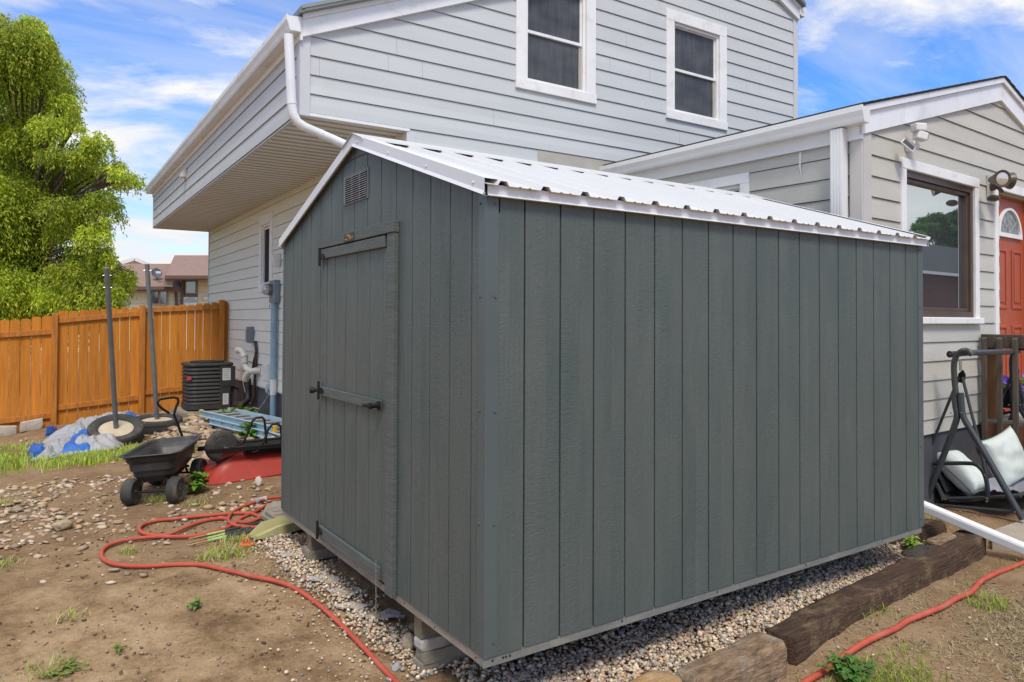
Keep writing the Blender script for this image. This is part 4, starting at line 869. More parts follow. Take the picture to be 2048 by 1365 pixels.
hb=cg(1.0,0,0); m=MB(); hv=[oy(u,v,hb[1]+.12) for u,v in hp]; m.tube([cg(.84,.05,zc+.03),cg(1.0,.03,-.02),hv[0]]+hv,.0135,10); m.build('pull_handle',M['blackmetal'],cart,smooth=True)
# ------------------------------------------------------------------ WHEELBARROW (upside down)
bo=gp(420,975); a_=np.array((.985,.17,0)); a_/=np.linalg.norm(a_); n_=np.array((-a_[1],a_[0],0)); wb0=np.array((-.17,5.06,-.235))
wb=thing('wheelbarrow','red wheelbarrow lying upside down with its black wheel in the air beside the shed','wheelbarrow',wb0+a_*.5+n_*.3)
def bk_(a,b,c): return wb0+a_*a+n_*b+np.array((0,0,c))
def bring(a0,a1,w0,w1,r0,r1,c0,c1,n=6):
    pts=[]
    for (ca,cb,ang,r) in ((a1-r1,w1-r1,0,r1),(a0+r0,w0-r0,90,r0),(a0+r0,-w0+r0,180,r0),(a1-r1,-w1+r1,270,r1)):
        for k in range(n+1):
            t=R(ang+90*k/n); aa=ca+r*math.cos(t); f_=(aa-a0)/(a1-a0); pts.append(bk_(aa,.31+cb+r*math.sin(t),c0+(c1-c0)*f_))
    pts.append(pts[0]); return pts
rows=[bring(-.015,1.13,.30,.335,.22,.12,.0,.02),bring(-.02,1.135,.305,.34,.22,.12,.012,.035),bring(.0,1.12,.29,.325,.21,.11,.016,.04),bring(.17,1.02,.22,.26,.16,.10,.16,.15),bring(.32,.92,.155,.20,.1,.08,.275,.24),bring(.35,.9,.14,.185,.09,.07,.285,.25)]
m=MB().grid(rows); n=len(rows[-1])-1; m.add(rows[-1][:n],[tuple(range(n))]); m.build('tray',M['barrow'],wb,smooth=True)
m=MB(); m.prism([bk_(.22,.10,.25),bk_(.46,.10,.285),bk_(.46,.10,.36),bk_(.27,.10,.345)],n_*.004); m.prism([bk_(.22,.5,.25),bk_(.46,.5,.285),bk_(.46,.5,.36),bk_(.27,.5,.345)],n_*.004); m.build('bracket',M['barrow'],wb)
wc=oy(443,893,5.30); wz=wc[2]
wheel(wb,wc,n_+a_*.12,.165,.085)
m=MB()
for b in (-.0,.24):
    p=bk_(0,b+.17,0); A0=np.array((wc[0]-.17,p[1]-.0,wz-.025)); A0=np.array((wc[0],wc[1],wz-.02))+n_*(b-.12)*.9-a_*.2; A1=A0+a_*1.6+n_*(b-.12)*1.2-np.array((0,0,.03)); m.bar(A0,A1,.032,.045)
m.build('handle_rail',M['blackmetal'],wb,bevel=.004)
m=MB(); m.tube([np.array(wc)-n_*.14,np.array(wc)+n_*.14],.009,8); 
for s in (-1,1): m.obox(np.array(wc)+n_*.11*s+np.array((0,0,.01)),a_,n_,Z,(.05,.012,.014))
m.build('axle',M['chrome'],wb)
for (pts,yy) in (([(478,892),(487,885),(496,865),(505,843),(512,836),(524,835),(529,840),(531,862),(533,892)],5.36),([(503,905),(514,903),(522,895),(530,878),(537,858),(545,849),(556,848),(561,853),(563,875),(565,900)],5.2)):
    m=MB(); m.tube([oy(u,v,yy) for u,v in pts],.0125,10); m.build('leg',M['blackmetal'],wb,smooth=True)
m=MB(); m.bar(oy(533,864,5.36),oy(566,878,5.2),.02,.004); m.build('leg_brace',M['blackmetal'],wb)
m=MB(); m.prism([bk_(.48,.07,.27),bk_(1.05,.05,.25),bk_(1.05,.05,.33),bk_(.48,.07,.345)],n_*.5); m.build('undercarriage',M['blackmetal'],wb)
# ------------------------------------------------------------------ LADDER
lad=thing('extension_ladder','pale blue extension ladder lying flat on the stones with weeds growing through it','ladder',(.95,7.5,-.08))
def rail_(m,p,q,h=.085,fl=.035,side=1):
    p,q=np.array(p),np.array(q); d=(q-p)/np.linalg.norm(q-p); s=np.cross(d,(0,0,1)); s/=np.linalg.norm(s); s*=side
    m.bar(p,q,.006,h); m.bar(p+s*fl/2+np.array((0,0,h/2-.003)),q+s*fl/2+np.array((0,0,h/2-.003)),fl,.006); m.bar(p+s*fl/2-np.array((0,0,h/2-.003)),q+s*fl/2-np.array((0,0,h/2-.003)),fl,.006)
LA0,LA1=oz(402,826,.06),oz(556,868,.06); LB0,LB1=oz(450,818,.07),oz(563,838,.07)
dA=(LA1-LA0)/np.linalg.norm(LA1-LA0); dB=(LB1-LB0)/np.linalg.norm(LB1-LB0)
dm=dA+dB; dm/=np.linalg.norm(dm); wv=np.cross(dm,(0,0,1)); wv*= 1 if wv@(LB0-LA0)>0 else -1
wid=.40
F0=LA0.copy(); F1=F0+dm*3.0
B0=oz(424,841,-.01); B1=B0+dm*3.2
for (S,L,z,nm) in ((F0,2.25,0,'fly'),(B0,3.6,0,'base')):
    for s in (0,1):
        m=MB(); rail_(m,S+wv*wid*s+(0 if nm=='fly' else wv*.03*(-1 if s==0 else 1)),S+dm*L+wv*wid*s+(0 if nm=='fly' else wv*.03*(-1 if s==0 else 1)),side=(1 if s==0 else -1)); m.build('side_rail',M['ladder'],lad)
    k=.12
    while k<L: MB().tube([S+dm*k,S+dm*k+wv*wid],.019,10).build('rung',M['rung'],lad,smooth=True); k+=.305
k=.12
while k<3.6:
    MB().lathe([(.016,0),(.016,.012),(.009,.014),(0,.015)],B0+dm*k-wv*.033,-wv,10).build('rung_end',M['chrome'],lad); k+=.305
for S in (F0-dm*.01,F0+dm*2.24):
    m=MB(); m.obox(S+wv*.012,dm,wv,Z,(.02,.022,.046)); m.build('end_cap',M['yellow'],lad,bevel=.005)
m=MB(); e=B0-dm*.005; m.obox(e+wv*.01,dm,wv,Z,(.012,.02,.05)); m.build('end_plate',M['rung'],lad,bevel=.003)
# ------------------------------------------------------------------ HOSES
def smooth_path(pts,n=8):
    P=[np.array(p,float) for p in pts]; P=[2*P[0]-P[1]]+P+[2*P[-1]-P[-2]]; out=[]
    for i in range(1,len(P)-2):
        for k in range(n):
            t=k/n; a,b,c,d=P[i-1:i+3]; out.append(.5*((2*b)+(c-a)*t+(2*a-5*b+4*c-d)*t*t+(3*b-3*c+d-a)*t**3))
    out.append(P[-2]); return out
hose=thing('garden_hose','long red hose coiled by the shed and running across the dirt to the near edge','hose',gp(300,1110))
hpx=[(815,1385),(770,1342),(722,1290),(680,1248),(640,1212),(598,1182),(560,1165),(500,1152),(440,1138),(400,1130),(340,1130),(290,1133),(235,1130),(208,1120),(203,1106),(214,1093),(240,1083),(270,1078),(310,1074),(350,1074),(390,1072),(430,1064),(455,1055),(472,1046)]
hp2=[(472,1046),(480,1036),(477,1028),(500,1018),(522,1012)]
hp3=[(524,1010),(508,1011),(490,1020),(474,1032)]
def hz(px,dz): return [gp(u,v,dz) for u,v in px]
m=MB(); m.tube(smooth_path(hz(hpx,.015),6),.0145,10); m.build('hose_run',M['hose'],hose,smooth=True)
loop=[(566,994),(540,997),(520,1002),(500,1008),(478,1017),(464,1026),(457,1036),(458,1044),(468,1050),(485,1054),(505,1055),(530,1053),(545,1050)]
m=MB(); m.tube(smooth_path(hz(loop,.028),6),.0145,10); m.build('hose_loop',M['hose'],hose,smooth=True)
loop2=[(472,1046),(478,1041),(486,1035),(510,1024),(532,1012),(560,1004)]
m=MB(); m.tube(smooth_path(hz(loop2,.015),6),.0145,10); m.build('hose_loop',M['hose'],hose,smooth=True)
loop3=[(522,1036),(513,1031),(500,1027),(480,1027),(456,1028),(420,1031),(385,1034),(350,1038),(320,1041),(295,1046),(280,1054),(280,1062),(290,1068),(315,1071),(335,1070),(352,1064),(372,1055),(400,1045),(425,1039),(445,1037),(458,1040)]
m=MB(); m.tube(smooth_path(hz(loop3,.02),6),.0145,10); m.build('hose_loop',M['hose'],hose,smooth=True)
m=MB(); m.tube(smooth_path(hz([(470,1043),(485,1045),(500,1044),(512,1040),(520,1036)],.014),5),.0145,10); m.build('hose_loop',M['hose'],hose,smooth=True)
tp_=hz([(510,1004),(518,1001),(526,999),(532,998)],.03); m=MB(); m.tube(tp_,[.03,.024,.024,.028],10); m.build('tape_wrap',M['tape'],hose)
hose2=thing('garden_hose','red hose running along the timber edging through the dry grass on the right','hose',gp(1800,1240))
hpx=[(1585,1385),(1612,1364),(1660,1335),(1700,1304),(1740,1280),(1790,1258),(1815,1242),(1850,1228),(1885,1214),(1912,1198),(1940,1186),(1952,1174),(1965,1161),(1995,1146),(2020,1137),(2060,1120)]
m=MB(); m.tube(smooth_path(hz(hpx,.016),6),.0165,10); m.build('hose_run',M['hose'],hose2,smooth=True)
# olive plastic trough, stakes, orange clip
tr=thing('plastic_trough','olive green plastic trough lying half under the shed','trough',gp(520,1075))
p0,p1=gp(497,1078),gp(640,1035); dd=(p1-p0); dd[2]=0; L=1.1; dd/=np.linalg.norm(dd); ss=np.array((dd[1],-dd[0],0)); ss=ss if ss[1]<0 else -ss
m=MB(); rows=[]
for t in np.linspace(0,1,16):
    k=min(1,t/.13); hw=.055+.055*k; hh=.02+.05*k; row=[]
    for s,h in ((-1.06,.0),(-1.,1.0),(-.80,1.08),(-.62,.75),(-.45,.30),(-.2,.24),(.2,.24),(.45,.3),(.62,.75),(.80,1.08),(1.,1.),(1.06,0)):
        c=p0+dd*L*t+ss*(.06+hw*s*1.05); row.append((c[0],c[1],gz(c[0],c[1])+.004+.012+hh*h))
    rows.append(row)
m.grid(rows); m.add(rows[0],[tuple(range(len(rows[0])))]); m.build('trough_body',M['olive'],tr,smooth=True)
st=thing('garden_stakes','bundle of dark green garden stakes with bamboo tips lying by the hose','stakes',gp(450,1075))
for i,(u,v) in enumerate(((378,1078),(378,1086),(379,1091),(384,1089))):
    a=gp(u,v,.018); b_=gp(600,1028+i*3.5+(2 if i==3 else 0),.03); d=b_-a
    m=MB(); m.tube([a,a+d*.17],.0055,6); m.build('bamboo_tip',M['bamboo'],st)
    m=MB(); m.tube([a+d*.15,a+d*.3],.009,6); m.build('lime_sleeve',M['lime'],st)
    m=MB(); m.tube([a+d*.3,b_],.012,8); m.build('stake',M['stake'],st)
p=gp(492,1094,.0); q=thing('orange_clip','bright orange plastic clip on the dirt by the trough','clip',p); m=MB(); r_=np.array((.8,-.55,0)); m.tube([p+r_*.025*math.cos(t)+np.array((0,0,.035+.03*math.sin(t))) for t in np.linspace(-.4,math.pi+.4,12)],.007,8); m.build('hook',M['orange'],q,smooth=True)
m=MB(); m.obox(p+np.array((0,0,.012)),r_,(-.55,-.8,0),Z,(.045,.02,.011)); m.ball(p+r_*.05+np.array((0,0,.02)),.014); m.ball(p-r_*.04+np.array((0,0,.014)),.013); m.build('clip_body',M['orange'],q,bevel=.004)
# ------------------------------------------------------------------ TIMBER EDGING
def tie(P,Q,w_,zt,h,m,label,n=(40,5,5),amp=.008,seed=0,extra=None):
    P,Q=np.array((*P,0.)),np.array((*Q,0.)); d=Q-P; L=np.linalg.norm(d); d/=L; s=np.array((d[1],-d[0],0)); s=s if s[1]<0 else -s
    c=(P+Q)/2+s*w_/2; c[2]=zt-h/2
    o=merge(rough_mb(c,d,s,Z,(L/2,w_/2,h/2),n,amp,7.,seed).build('timber',M[m],None,smooth=True)); 
    if seed==3:
        for v in o.data.vertices:
            p=np.array(v.co); a=(p-P)@d
            if a<.27 and p[2]>zt-.06: v.co.z-=.018
            elif a>L-.42 and p[2]>zt-.06: v.co.z+=.004
    return tag(o,label,'timber','old timbers edging the gravel bed')
tie(oz(1530,1249,-.175)[:2],oz(1922,1063,-.20)[:2],.175,-.185,.24,'tiedark','long dark brown railway timber with split top along the gravel',(70,6,6),.0055,3)
tie(oz(1345,1337,-.175)[:2],oz(1518,1258,-.175)[:2],.17,-.178,.23,'tiegrey','short grey-brown timber with crumbling pale edge butting the dark one',(30,8,8),.010,8)
tie(oz(1150,1400,-.185)[:2],oz(1315,1330,-.185)[:2],.165,-.185,.2,'tieor','orange-tan weathered timber end at the bottom of the gravel bed',(14,6,6),.010,5)
a=oz(1838,1046,-.2); b_=oz(1925,1066,-.2); tag(merge(rough_mb(((4.28+3.75)/2+.25,.43,-.29),(.99,-.14,0),(.14,.99,0),Z,(.40,.09,.10),(18,4,4),.010,7.,9).build('timber',M['tiedark'],smooth=True)),'dark timber lying crosswise behind the far end of the long one','timber','old timbers edging the gravel bed')
# rotten hollow and loose slabs on the long timber
rt=oz(1835,1100,-.178); tag(merge(rough_mb((rt[0],rt[1],-.186),(.985,.1,0),(-.1,.985,0),Z,(.16,.055,.012),(12,5,2),.012,14.,2).build('rotten_patch',M['tierot'])),'black rotten wood patch in the top of the long timber','rotten wood')
rt=oz(1885,1076,-.172); tag(merge(rough_mb((rt[0]-.02,rt[1],-.180),(.985,.08,0),(-.08,.985,0),Z,(.17,.05,.014),(12,4,2),.006,12.,4).build('wood_slab',M['tiegrey'])),'pale loose split slab on top of the long timber near its far end','wood piece')
# white downspout extension lying on the ground
q=thing('downspout_extension','white ribbed downspout extension sloping from behind the shed to the path','downspout',(4.5,0,-.2))
e0=np.array((4.02,.86,.20)); e0=ox(1790,989,4.25); e1=oz(2048,1098,-.245); e1=e1+(e1-e0)*.12
m=MB(); m.bar(e0,e1,.10,.072); dd=(e1-e0)/np.linalg.norm(e1-e0); sx=np.cross(dd,(0,0,1)); sx/=np.linalg.norm(sx); sx=sx if sx[0]<0 else -sx; uu=np.cross(sx,dd); uu=uu if uu[2]>0 else -uu
m.build('channel',M['white'],q,bevel=.008)
m=MB()
for k in range(4): m.bar(e0+sx*.053+uu*(.014-.013*k),e1+sx*.053+uu*(.014-.013*k),.006,.005,uu)
m.build('shade_rib',mat('rib_shade_grey',(.55,.55,.55),.5),q)  # ribs coloured grey to imitate shade lines along the white channel
# ------------------------------------------------------------------ PORCH SWING
SX=5.42
sw=thing('porch_swing','dark grey metal garden swing with charcoal sling seat in front of the wing wall','swing',(6.0,.45,-.27))
S=lambda u,v,x=SX: ox(u,v,x)
m=MB(); m.tube([S(1900,709),S(1940,706),S(2036,704,6.60)],.026,12); xb=m.build('cross_bar',M['swing'],sw,smooth=True)
m=MB(); m.lathe([(.028,0),(.032,.012),(.024,.02),(0,.02)],S(1901,709)+np.array((.0,0,0)),(-1,0.1,0),12); m.build('bar_cap',M['blackmetal'],xb)
def aframe(dx):
    o=[]
    sh_=lambda u,v: S(u,v)+np.array((dx,0,0))
    m=MB(); m.tube(smooth_path([sh_(1944,711),sh_(1938,703),sh_(1925,702),sh_(1913,712),sh_(1908,730),sh_(1909,760),sh_(1912,790)],4),.025,12); m.build('top_tube',M['swing'],sw,smooth=True)
    fy=S(2046,1040); 
    m=MB(); m.tube(smooth_path([sh_(1921,786),sh_(1923,812),sh_(1927,835),sh_(1945,866),sh_(1980,925),sh_(2046,1040)],5),.027,12); m.build('leg',M['swing'],sw,smooth=True)
    m=MB(); m.tube(smooth_path([sh_(1908,786),sh_(1911,812),sh_(1914,834),sh_(1905,864),sh_(1884,920),sh_(1848,1012)],5),.027,12); m.build('leg',M['swing'],sw,smooth=True)
    m=MB(); m.tube([sh_(1868,1010),sh_(2032,1024)],.014,8); m.build('floor_brace',M['swing'],sw,smooth=True)
    for u,v in ((1905,826),(1928,826),(2033,1023)): MB().lathe([(.008,0),(.008,.006),(0,.008)],sh_(u,v)-np.array((.03,0,0)),(-1,0,0),8).build('bolt',M['chrome'],sw)
aframe(0.); aframe(1.19)
for dx in (0.,1.12):
    x0=SX+.07
    T=lambda u,v: ox(u,v,x0)+np.array((dx,0,0))
    m=MB(); m.tube([T(1921,722)+np.array((0,.012*math.cos(t)*0,0))+np.array((.012*math.sin(t),0,-.03+.02*math.cos(t))) for t in np.linspace(0,5.2,12)],.004,6); m.tube([T(1921,724),T(1921,742)],.012,10); m.build('spring_hook',M['chrome'],sw,smooth=True)
    m=MB(); m.prism([T(1916,748),T(1925,740),T(1930,750),T(1928,768),T(1914,764)],(.02,0,0)); m.build('hanger_plate',M['blackmetal'],sw,bevel=.003)
    m=MB(); m.tube([T(1918,755),T(1884,838),T(1851,922)],.014,8); m.build('hanger_bar',M['swing'],sw,smooth=True)
    m=MB(); m.tube([T(1925,755),T(1940,815),T(1957,880),T(1972,948)],.014,8); m.build('hanger_bar',M['swing'],sw,smooth=True)
    m=MB(); m.tube(smooth_path([T(1849,926),T(1880,927),T(1930,927),T(1950,929),T(1962,938),T(1970,952),T(1975,975),T(1976,1000)],4),.019,10); m.build('arm_rest',M['swing'],sw,smooth=True)
    m=MB(); m.tube([T(1850,926),T(1858,945),T(1872,968),T(1886,998)],.016,8); m.tube([T(1874,968),T(1886,996),T(1892,998)],.016,8); m.tube([T(1886,998),T(1930,997),T(1976,996),T(2042,992)],.017,10); m.build('seat_side',M['swing'],sw,smooth=True)
    for u,v in ((1976,996),(1976,1002),(1887,998),(1893,998),(1972,950)): MB().lathe([(.011,0),(.011,.008),(0,.011)],T(u,v)-np.array((.018,0,0)),(-1,0,0),8).build('bolt',M['chrome'],sw)
x0=SX+.09
b0,b1,b2,b3=ox(1842,884,x0),ox(1884,994,x0),ox(1976,997,x0),ox(2036,990,x0); D=np.array((1.08,0,0))
bt_=b0+np.array((0,.06,.03))
path=smooth_path([bt_,(b0+b1)/2+np.array((0,.03,-.015)),b1+np.array((0,-.02,-.01)),(b1+b2)/2+np.array((0,0,-.04)),b2+np.array((0,0,-.01)),b3],5)
m=MB(); m.grid([[p+D*t+np.array((0,0,-.02*math.sin(math.pi*t))) for t in np.linspace(0,1,10)] for p in path]); m.build('sling_seat',M['sling'],sw,smooth=True,solid=.006)
m=MB(); m.tube([bt_,bt_+D],.016,8); m.tube([b3,b3+D],.017,8); m.build('seat_bar',M['swing'],sw,smooth=True)
m=MB(); m.grid([[ox(u,v,x0+.02+.0*k)+np.array((.02+1.04*t,0,0)) for t in np.linspace(0,1,6)] for k,(u,v) in enumerate(((1846,884),(1868,940),(1890,985)))]); m.build('back_panel',M['sling'],sw,solid=.006)
def pillow(name,c,ax,ay,hx,hy,th,lab):
    c,ax,ay=np.array(c),np.array(ax,float),np.array(ay,float); ax/=np.linalg.norm(ax); ay-=ax*(ax@ay); ay/=np.linalg.norm(ay); az=np.cross(ax,ay)
    t=thing('throw_pillow',lab,'pillow',c,'pale pillows on the swing')
    n=22; rows=[]
    def pt(u,v,sg):
        k=max(0,(1-u**4))*max(0,(1-v**4)); pin=1-.10*(1-abs(u)**2.2)*abs(v)**3 -0; pin2=1-.10*(1-abs(v)**2.2)*abs(u)**3
        wr=noise.noise(Vector((u*2.2+c[0]*3,v*2.2,sg)))*.02+noise.noise(Vector((u*5,v*5,c[1]*9+sg)))*.007
        return c+ax*hx*u*pin2+ay*hy*v*pin+az*sg*(th*k**.5+wr*k)
    g=np.linspace(-1,1,n)
    m=MB()
    for sg in (1,-1): m.grid([[pt(u,v,sg) for u in g] for v in g])
    o=merge(m.build('cushion',M['pillow'],t,smooth=True))
    e=[pt(u,-1,0) for u in g]+[pt(1,v,0) for v in g[1:]]+[pt(u,1,0) for u in g[::-1][1:]]+[pt(-1,v,0) for v in g[::-1][1:-1]]
    m=MB(); m.tube(e,.005,6,closed=True); m.build('piping',M['piping'],t,smooth=True)
pillow('throw_pillow',ox(1924,944,5.72),ox(1971,990,5.70)-ox(1875,900,5.74),(.62,.50,.42),.25,.17,.10,'pale mint pillow slumped on its edge against the left arm of the swing')
pillow('throw_pillow',ox(2012,918,6.1),(.93,-.12,.22),(-.2,.28,.9),.25,.25,.085,'large pale mint pillow standing upright at the right of the swing seat')
bl=thing('folded_blanket','rumpled grey blanket lying on the swing seat under the pillow','blanket',ox(2010,978,5.9))
rows=[]
for t in np.linspace(0,1,22):
    row=[]
    for s in np.linspace(0,1,22):
        p=(1-t)*((1-s)*ox(1978,990,5.62)+s*ox(2060,985,6.3))+t*((1-s)*ox(1976,964,5.72)+s*ox(2060,955,6.4)); e=min(s,1-s,t,1-t)
        row.append(p+np.array((0,0,.012+.03*abs(noise.noise(Vector((p[0]*9,p[1]*12,2))))+.015*math.sin(14*s+6*t))))
    rows.append(row)
MB().grid(rows).build('blanket_cloth',M['blanket'],bl,smooth=True,solid=.012)
# ------------------------------------------------------------------ DECK
dk=thing('wooden_deck','weathered wooden deck with dark railing in front of the red door','deck',A.w(3.2,-3.9,-.3))
DX=2.33
m=MB(A)
for i in range(14): m.box(DX,DX+1.9,YF-.04-.142*(i+1),YF-.04-.142*i-.006,.435,.465)
m.build('floor_boards',M['deckfloor'],dk)
m=MB(A); m.box(DX-.03,DX,YF-2.0,YF-.03,.20,.432); m.build('rim_joist',M['deckbrown'],dk,bevel=.004)
m=MB(A); m.box(DX+.02,DX+.05,YF-2.0,YF-.03,-.3,.2); m.build('skirt',M['deckwood'],dk)
m=MB(A); m.box(DX-.028,DX+.03,YF-2.0,YF-.032,1.19,1.33); m.build('top_rail',M['deckwood'],dk,bevel=.006)
for i in range(13):
    y=YF-.075-.137*i; m=MB(A); m.prism([(DX-.075,y-.022,.22),(DX-.035,y-.022,.22),(DX-.035,y-.022,1.30),(DX-.055,y-.022,1.30),(DX-.075,y-.022,1.285)],(0,.044,0)); m.build('baluster',M['deckwood'],dk,bevel=.004)
for y in (YF-.09,YF-1.9):
    m=MB(A); m.box(DX+.032,DX+.122,y-.06,y+.03,.1,1.25); m.build('post',M['deckpost'],dk,bevel=.004)
# scrolled plant stand
pc=A.w(2.69,-3.19,.465); zt_=.575
tb=thing('wire_plant_stand','low black scrolled wire plant stand on the deck behind the railing','plant stand',pc)
m=MB()
for r in (.13,.07): m.tube([pc+np.array((r*math.cos(t),r*math.sin(t),zt_-.465)) for t in np.linspace(0,2*math.pi,22,endpoint=False)],.005,5,closed=True)
for k in range(8):
    t=2*math.pi*k/8; m.tube([pc+np.array((.13*math.cos(t),.13*math.sin(t),zt_-.465)),pc+np.array((.02*math.cos(t),.02*math.sin(t),zt_-.465))],.004,5)
m.build('wire_top',M['blackmetal'],tb)
for k in range(4):
    t=2*math.pi*k/4+.5; u_=np.array((math.cos(t),math.sin(t),0)); m=MB(); m.tube(smooth_path([pc+u_*.13+np.array((0,0,.11)),pc+u_*.07+np.array((0,0,.06)),pc+u_*.14],5),.007,6)
    m.tube(smooth_path([pc+u_*.13+np.array((0,0,.11)),pc+u_*.16+np.array((0,0,.25)),pc+u_*.10+np.array((0,0,.33)),pc+u_*.14+np.array((0,0,.40)),pc+u_*.16+np.array((0,0,.36))],5),.005,6); m.build('scroll_leg',M['blackmetal'],tb)
# ------------------------------------------------------------------ leafy plants
def leafset(mb_v,mb_f,mb_c,base,dirv,L,W,col,droop=.3,fold_=.25):
    d=np.array(dirv,float); d/=np.linalg.norm(d); s=np.cross(d,(0,0,1)); n=np.linalg.norm(s); s=s/n if n>1e-3 else np.array((1.,0,0)); u=np.cross(s,d); o=len(mb_v)
    ts=((0,.12),(.22,.8),(.5,1.),(.78,.62),(1.,.04))
    for t,w in ts:
        c=base+d*L*t-np.array((0,0,1))*droop*L*t*t
        mb_v+= [c-s*W*w/2+u*W*w*fold_,c,c+s*W*w/2+u*W*w*fold_]; k=random.uniform(.9,1.1); mb_c+=[tuple(x*k for x in col)]*3
    for i in range(len(ts)-1):
        a=o+i*3; mb_f+=[(a,a+1,a+4,a+3),(a+1,a+2,a+5,a+4)]
def plant(name,lab,cat,base,n,h,L,W,spread,col,group=None,seed=0,leaves=5,mode='bush'):
    rs=random.getstate(); random.seed(seed+100); base=np.array(base,float); t=thing(name,lab,cat,base,group); v=[];f=[];c=[]; m=MB()
    for i in range(n):
        a=random.uniform(0,6.28); q=spread*random.random()**.6; hh=h*random.uniform(.6,1.05)*(1-.35*q/max(spread,1e-3))
        tip=base+np.array((math.cos(a)*q,math.sin(a)*q,hh)); mid=base+np.array((math.cos(a)*q*.35,math.sin(a)*q*.35,hh*.55)); b0=base+np.array((math.cos(a)*q*.1,math.sin(a)*q*.1,-.02))
        m.tube([b0,mid,tip],[.004,.003,.0015],5)
        for k in range(leaves):
            tt=.35+.65*(k+random.random()*.5)/leaves; P=b0*(1-tt)**2+2*mid*tt*(1-tt)+tip*tt*tt
            for sgn in (0,math.pi):
                an=k*1.57+a+sgn+random.uniform(-.4,.4); up=random.uniform(.1,.6)
                leafset(v,f,c,P,(math.cos(an),math.sin(an),up),L*random.uniform(.65,1.1)*(1.15-.4*tt),W*random.uniform(.8,1.1),tuple(x*random.uniform(.8,1.2) for x in col),random.uniform(.2,.6))
    m.build('stem',M['stem'],t)
    o=numesh('leaves',np.array(v)-np.array(t.location),np.array(f),M['leafgreen'],np.array(c),True); o.parent=t; random.setstate(rs); return t
G1=(.15,.30,.035); G2=(.19,.30,.06); G3=(.26,.40,.05)
plant('nettle_plant','leafy bright green nettle growing beside the cart wheel','weed',gp(396,985),9,.24,.11,.055,.12,G1,seed=1,leaves=4)
plant('leafy_weed','bright green bushy weed growing from gravel at the far shed corner','weed',gp(1824,1112,.0),16,.20,.055,.024,.13,G3,seed=2,leaves=5)
plant('leafy_weed','tiny green sprout in the gravel beside the long dark timber','weed',gp(1732,1143),3,.07,.03,.014,.03,G3,seed=3,leaves=3)
plant('leafy_weed','low dark green leafy weed at the bottom edge beside the right hose','weed',gp(1700,1356),26,.10,.045,.028,.17,(.085,.19,.035),seed=4,leaves=5)
plant('leafy_weed','small green seedling alone on the bare dirt in the middle foreground','weed',gp(392,1218),4,.07,.045,.022,.04,G2,seed=5,leaves=3)
plant('leafy_weed','sprawling yellow-green weed at the bottom left of the bare dirt','weed',gp(128,1340),14,.035,.04,.012,.16,(.22,.27,.05),seed=6,leaves=4)
plant('leafy_weed','thin low weed on the dirt between seedling and bottom edge','weed',gp(232,1300),6,.025,.03,.010,.07,(.22,.25,.06),seed=7,leaves=3)
plant('ladder_weed','green weeds growing up between the ladder rungs','weed',oz(478,838,-.06),22,.22,.10,.06,.34,G2,seed=8,leaves=5)
plant('ladder_weed','broad-leaved weed behind the wheelbarrow under the ladder','weed',oz(505,878,-.12),12,.26,.13,.08,.22,(.13,.28,.045),seed=9,leaves=4)
plant('ladder_weed','drooping dark green weed at the left end of the ladder','weed',oz(430,842,-.05),5,.16,.09,.045,.12,(.06,.15,.035),seed=10,leaves=4)
plant('small_weed','yellow-green twig weed at the foot of the foundation behind the ladder','weed',H.w(XL-.25,5.75,-.07),5,.24,.06,.02,.1,(.26,.28,.05),seed=11,leaves=4)
pp=A.w(2.69,-3.19,.578); pt_=thing('flower_pot','dark navy pot of purple petunias on the wire plant stand','flower pot',pp)
MB().lathe([(.08,0),(.095,.06),(.12,.17),(.125,.19),(.11,.185),(0,.17)],pp,(0,0,1),20).build('pot',M['pot'],pt_,smooth=True)
v=[];f=[];c=[]
for i in range(90):
    a=random.uniform(0,6.28); r=.13*random.random()**.5; P=pp+np.array((r*math.cos(a),r*math.sin(a),.18+.12*random.random())); leafset(v,f,c,P,(math.cos(a),math.sin(a),random.uniform(-.2,.9)),.07,.035,(.14,.26,.05))
o=numesh('leaves',np.array(v)-np.array(pt_.location),np.array(f),M['leafgreen'],np.array(c),True); o.parent=pt_
m=MB()
for i in range(11):
    a=random.uniform(0,6.28); r=.14*random.random()**.5; P=pp+np.array((r*math.cos(a),r*math.sin(a),.17+.17*random.random())); dx=np.array((random.uniform(-1,.2),random.uniform(-1,0),.5)); m.lathe([(.0,-.02),(.012,.0),(.034,.02),(.038,.024),(.01,.01)],P,dx,10)
m.build('petunia_blooms',M['petal'],pt_,smooth=True)
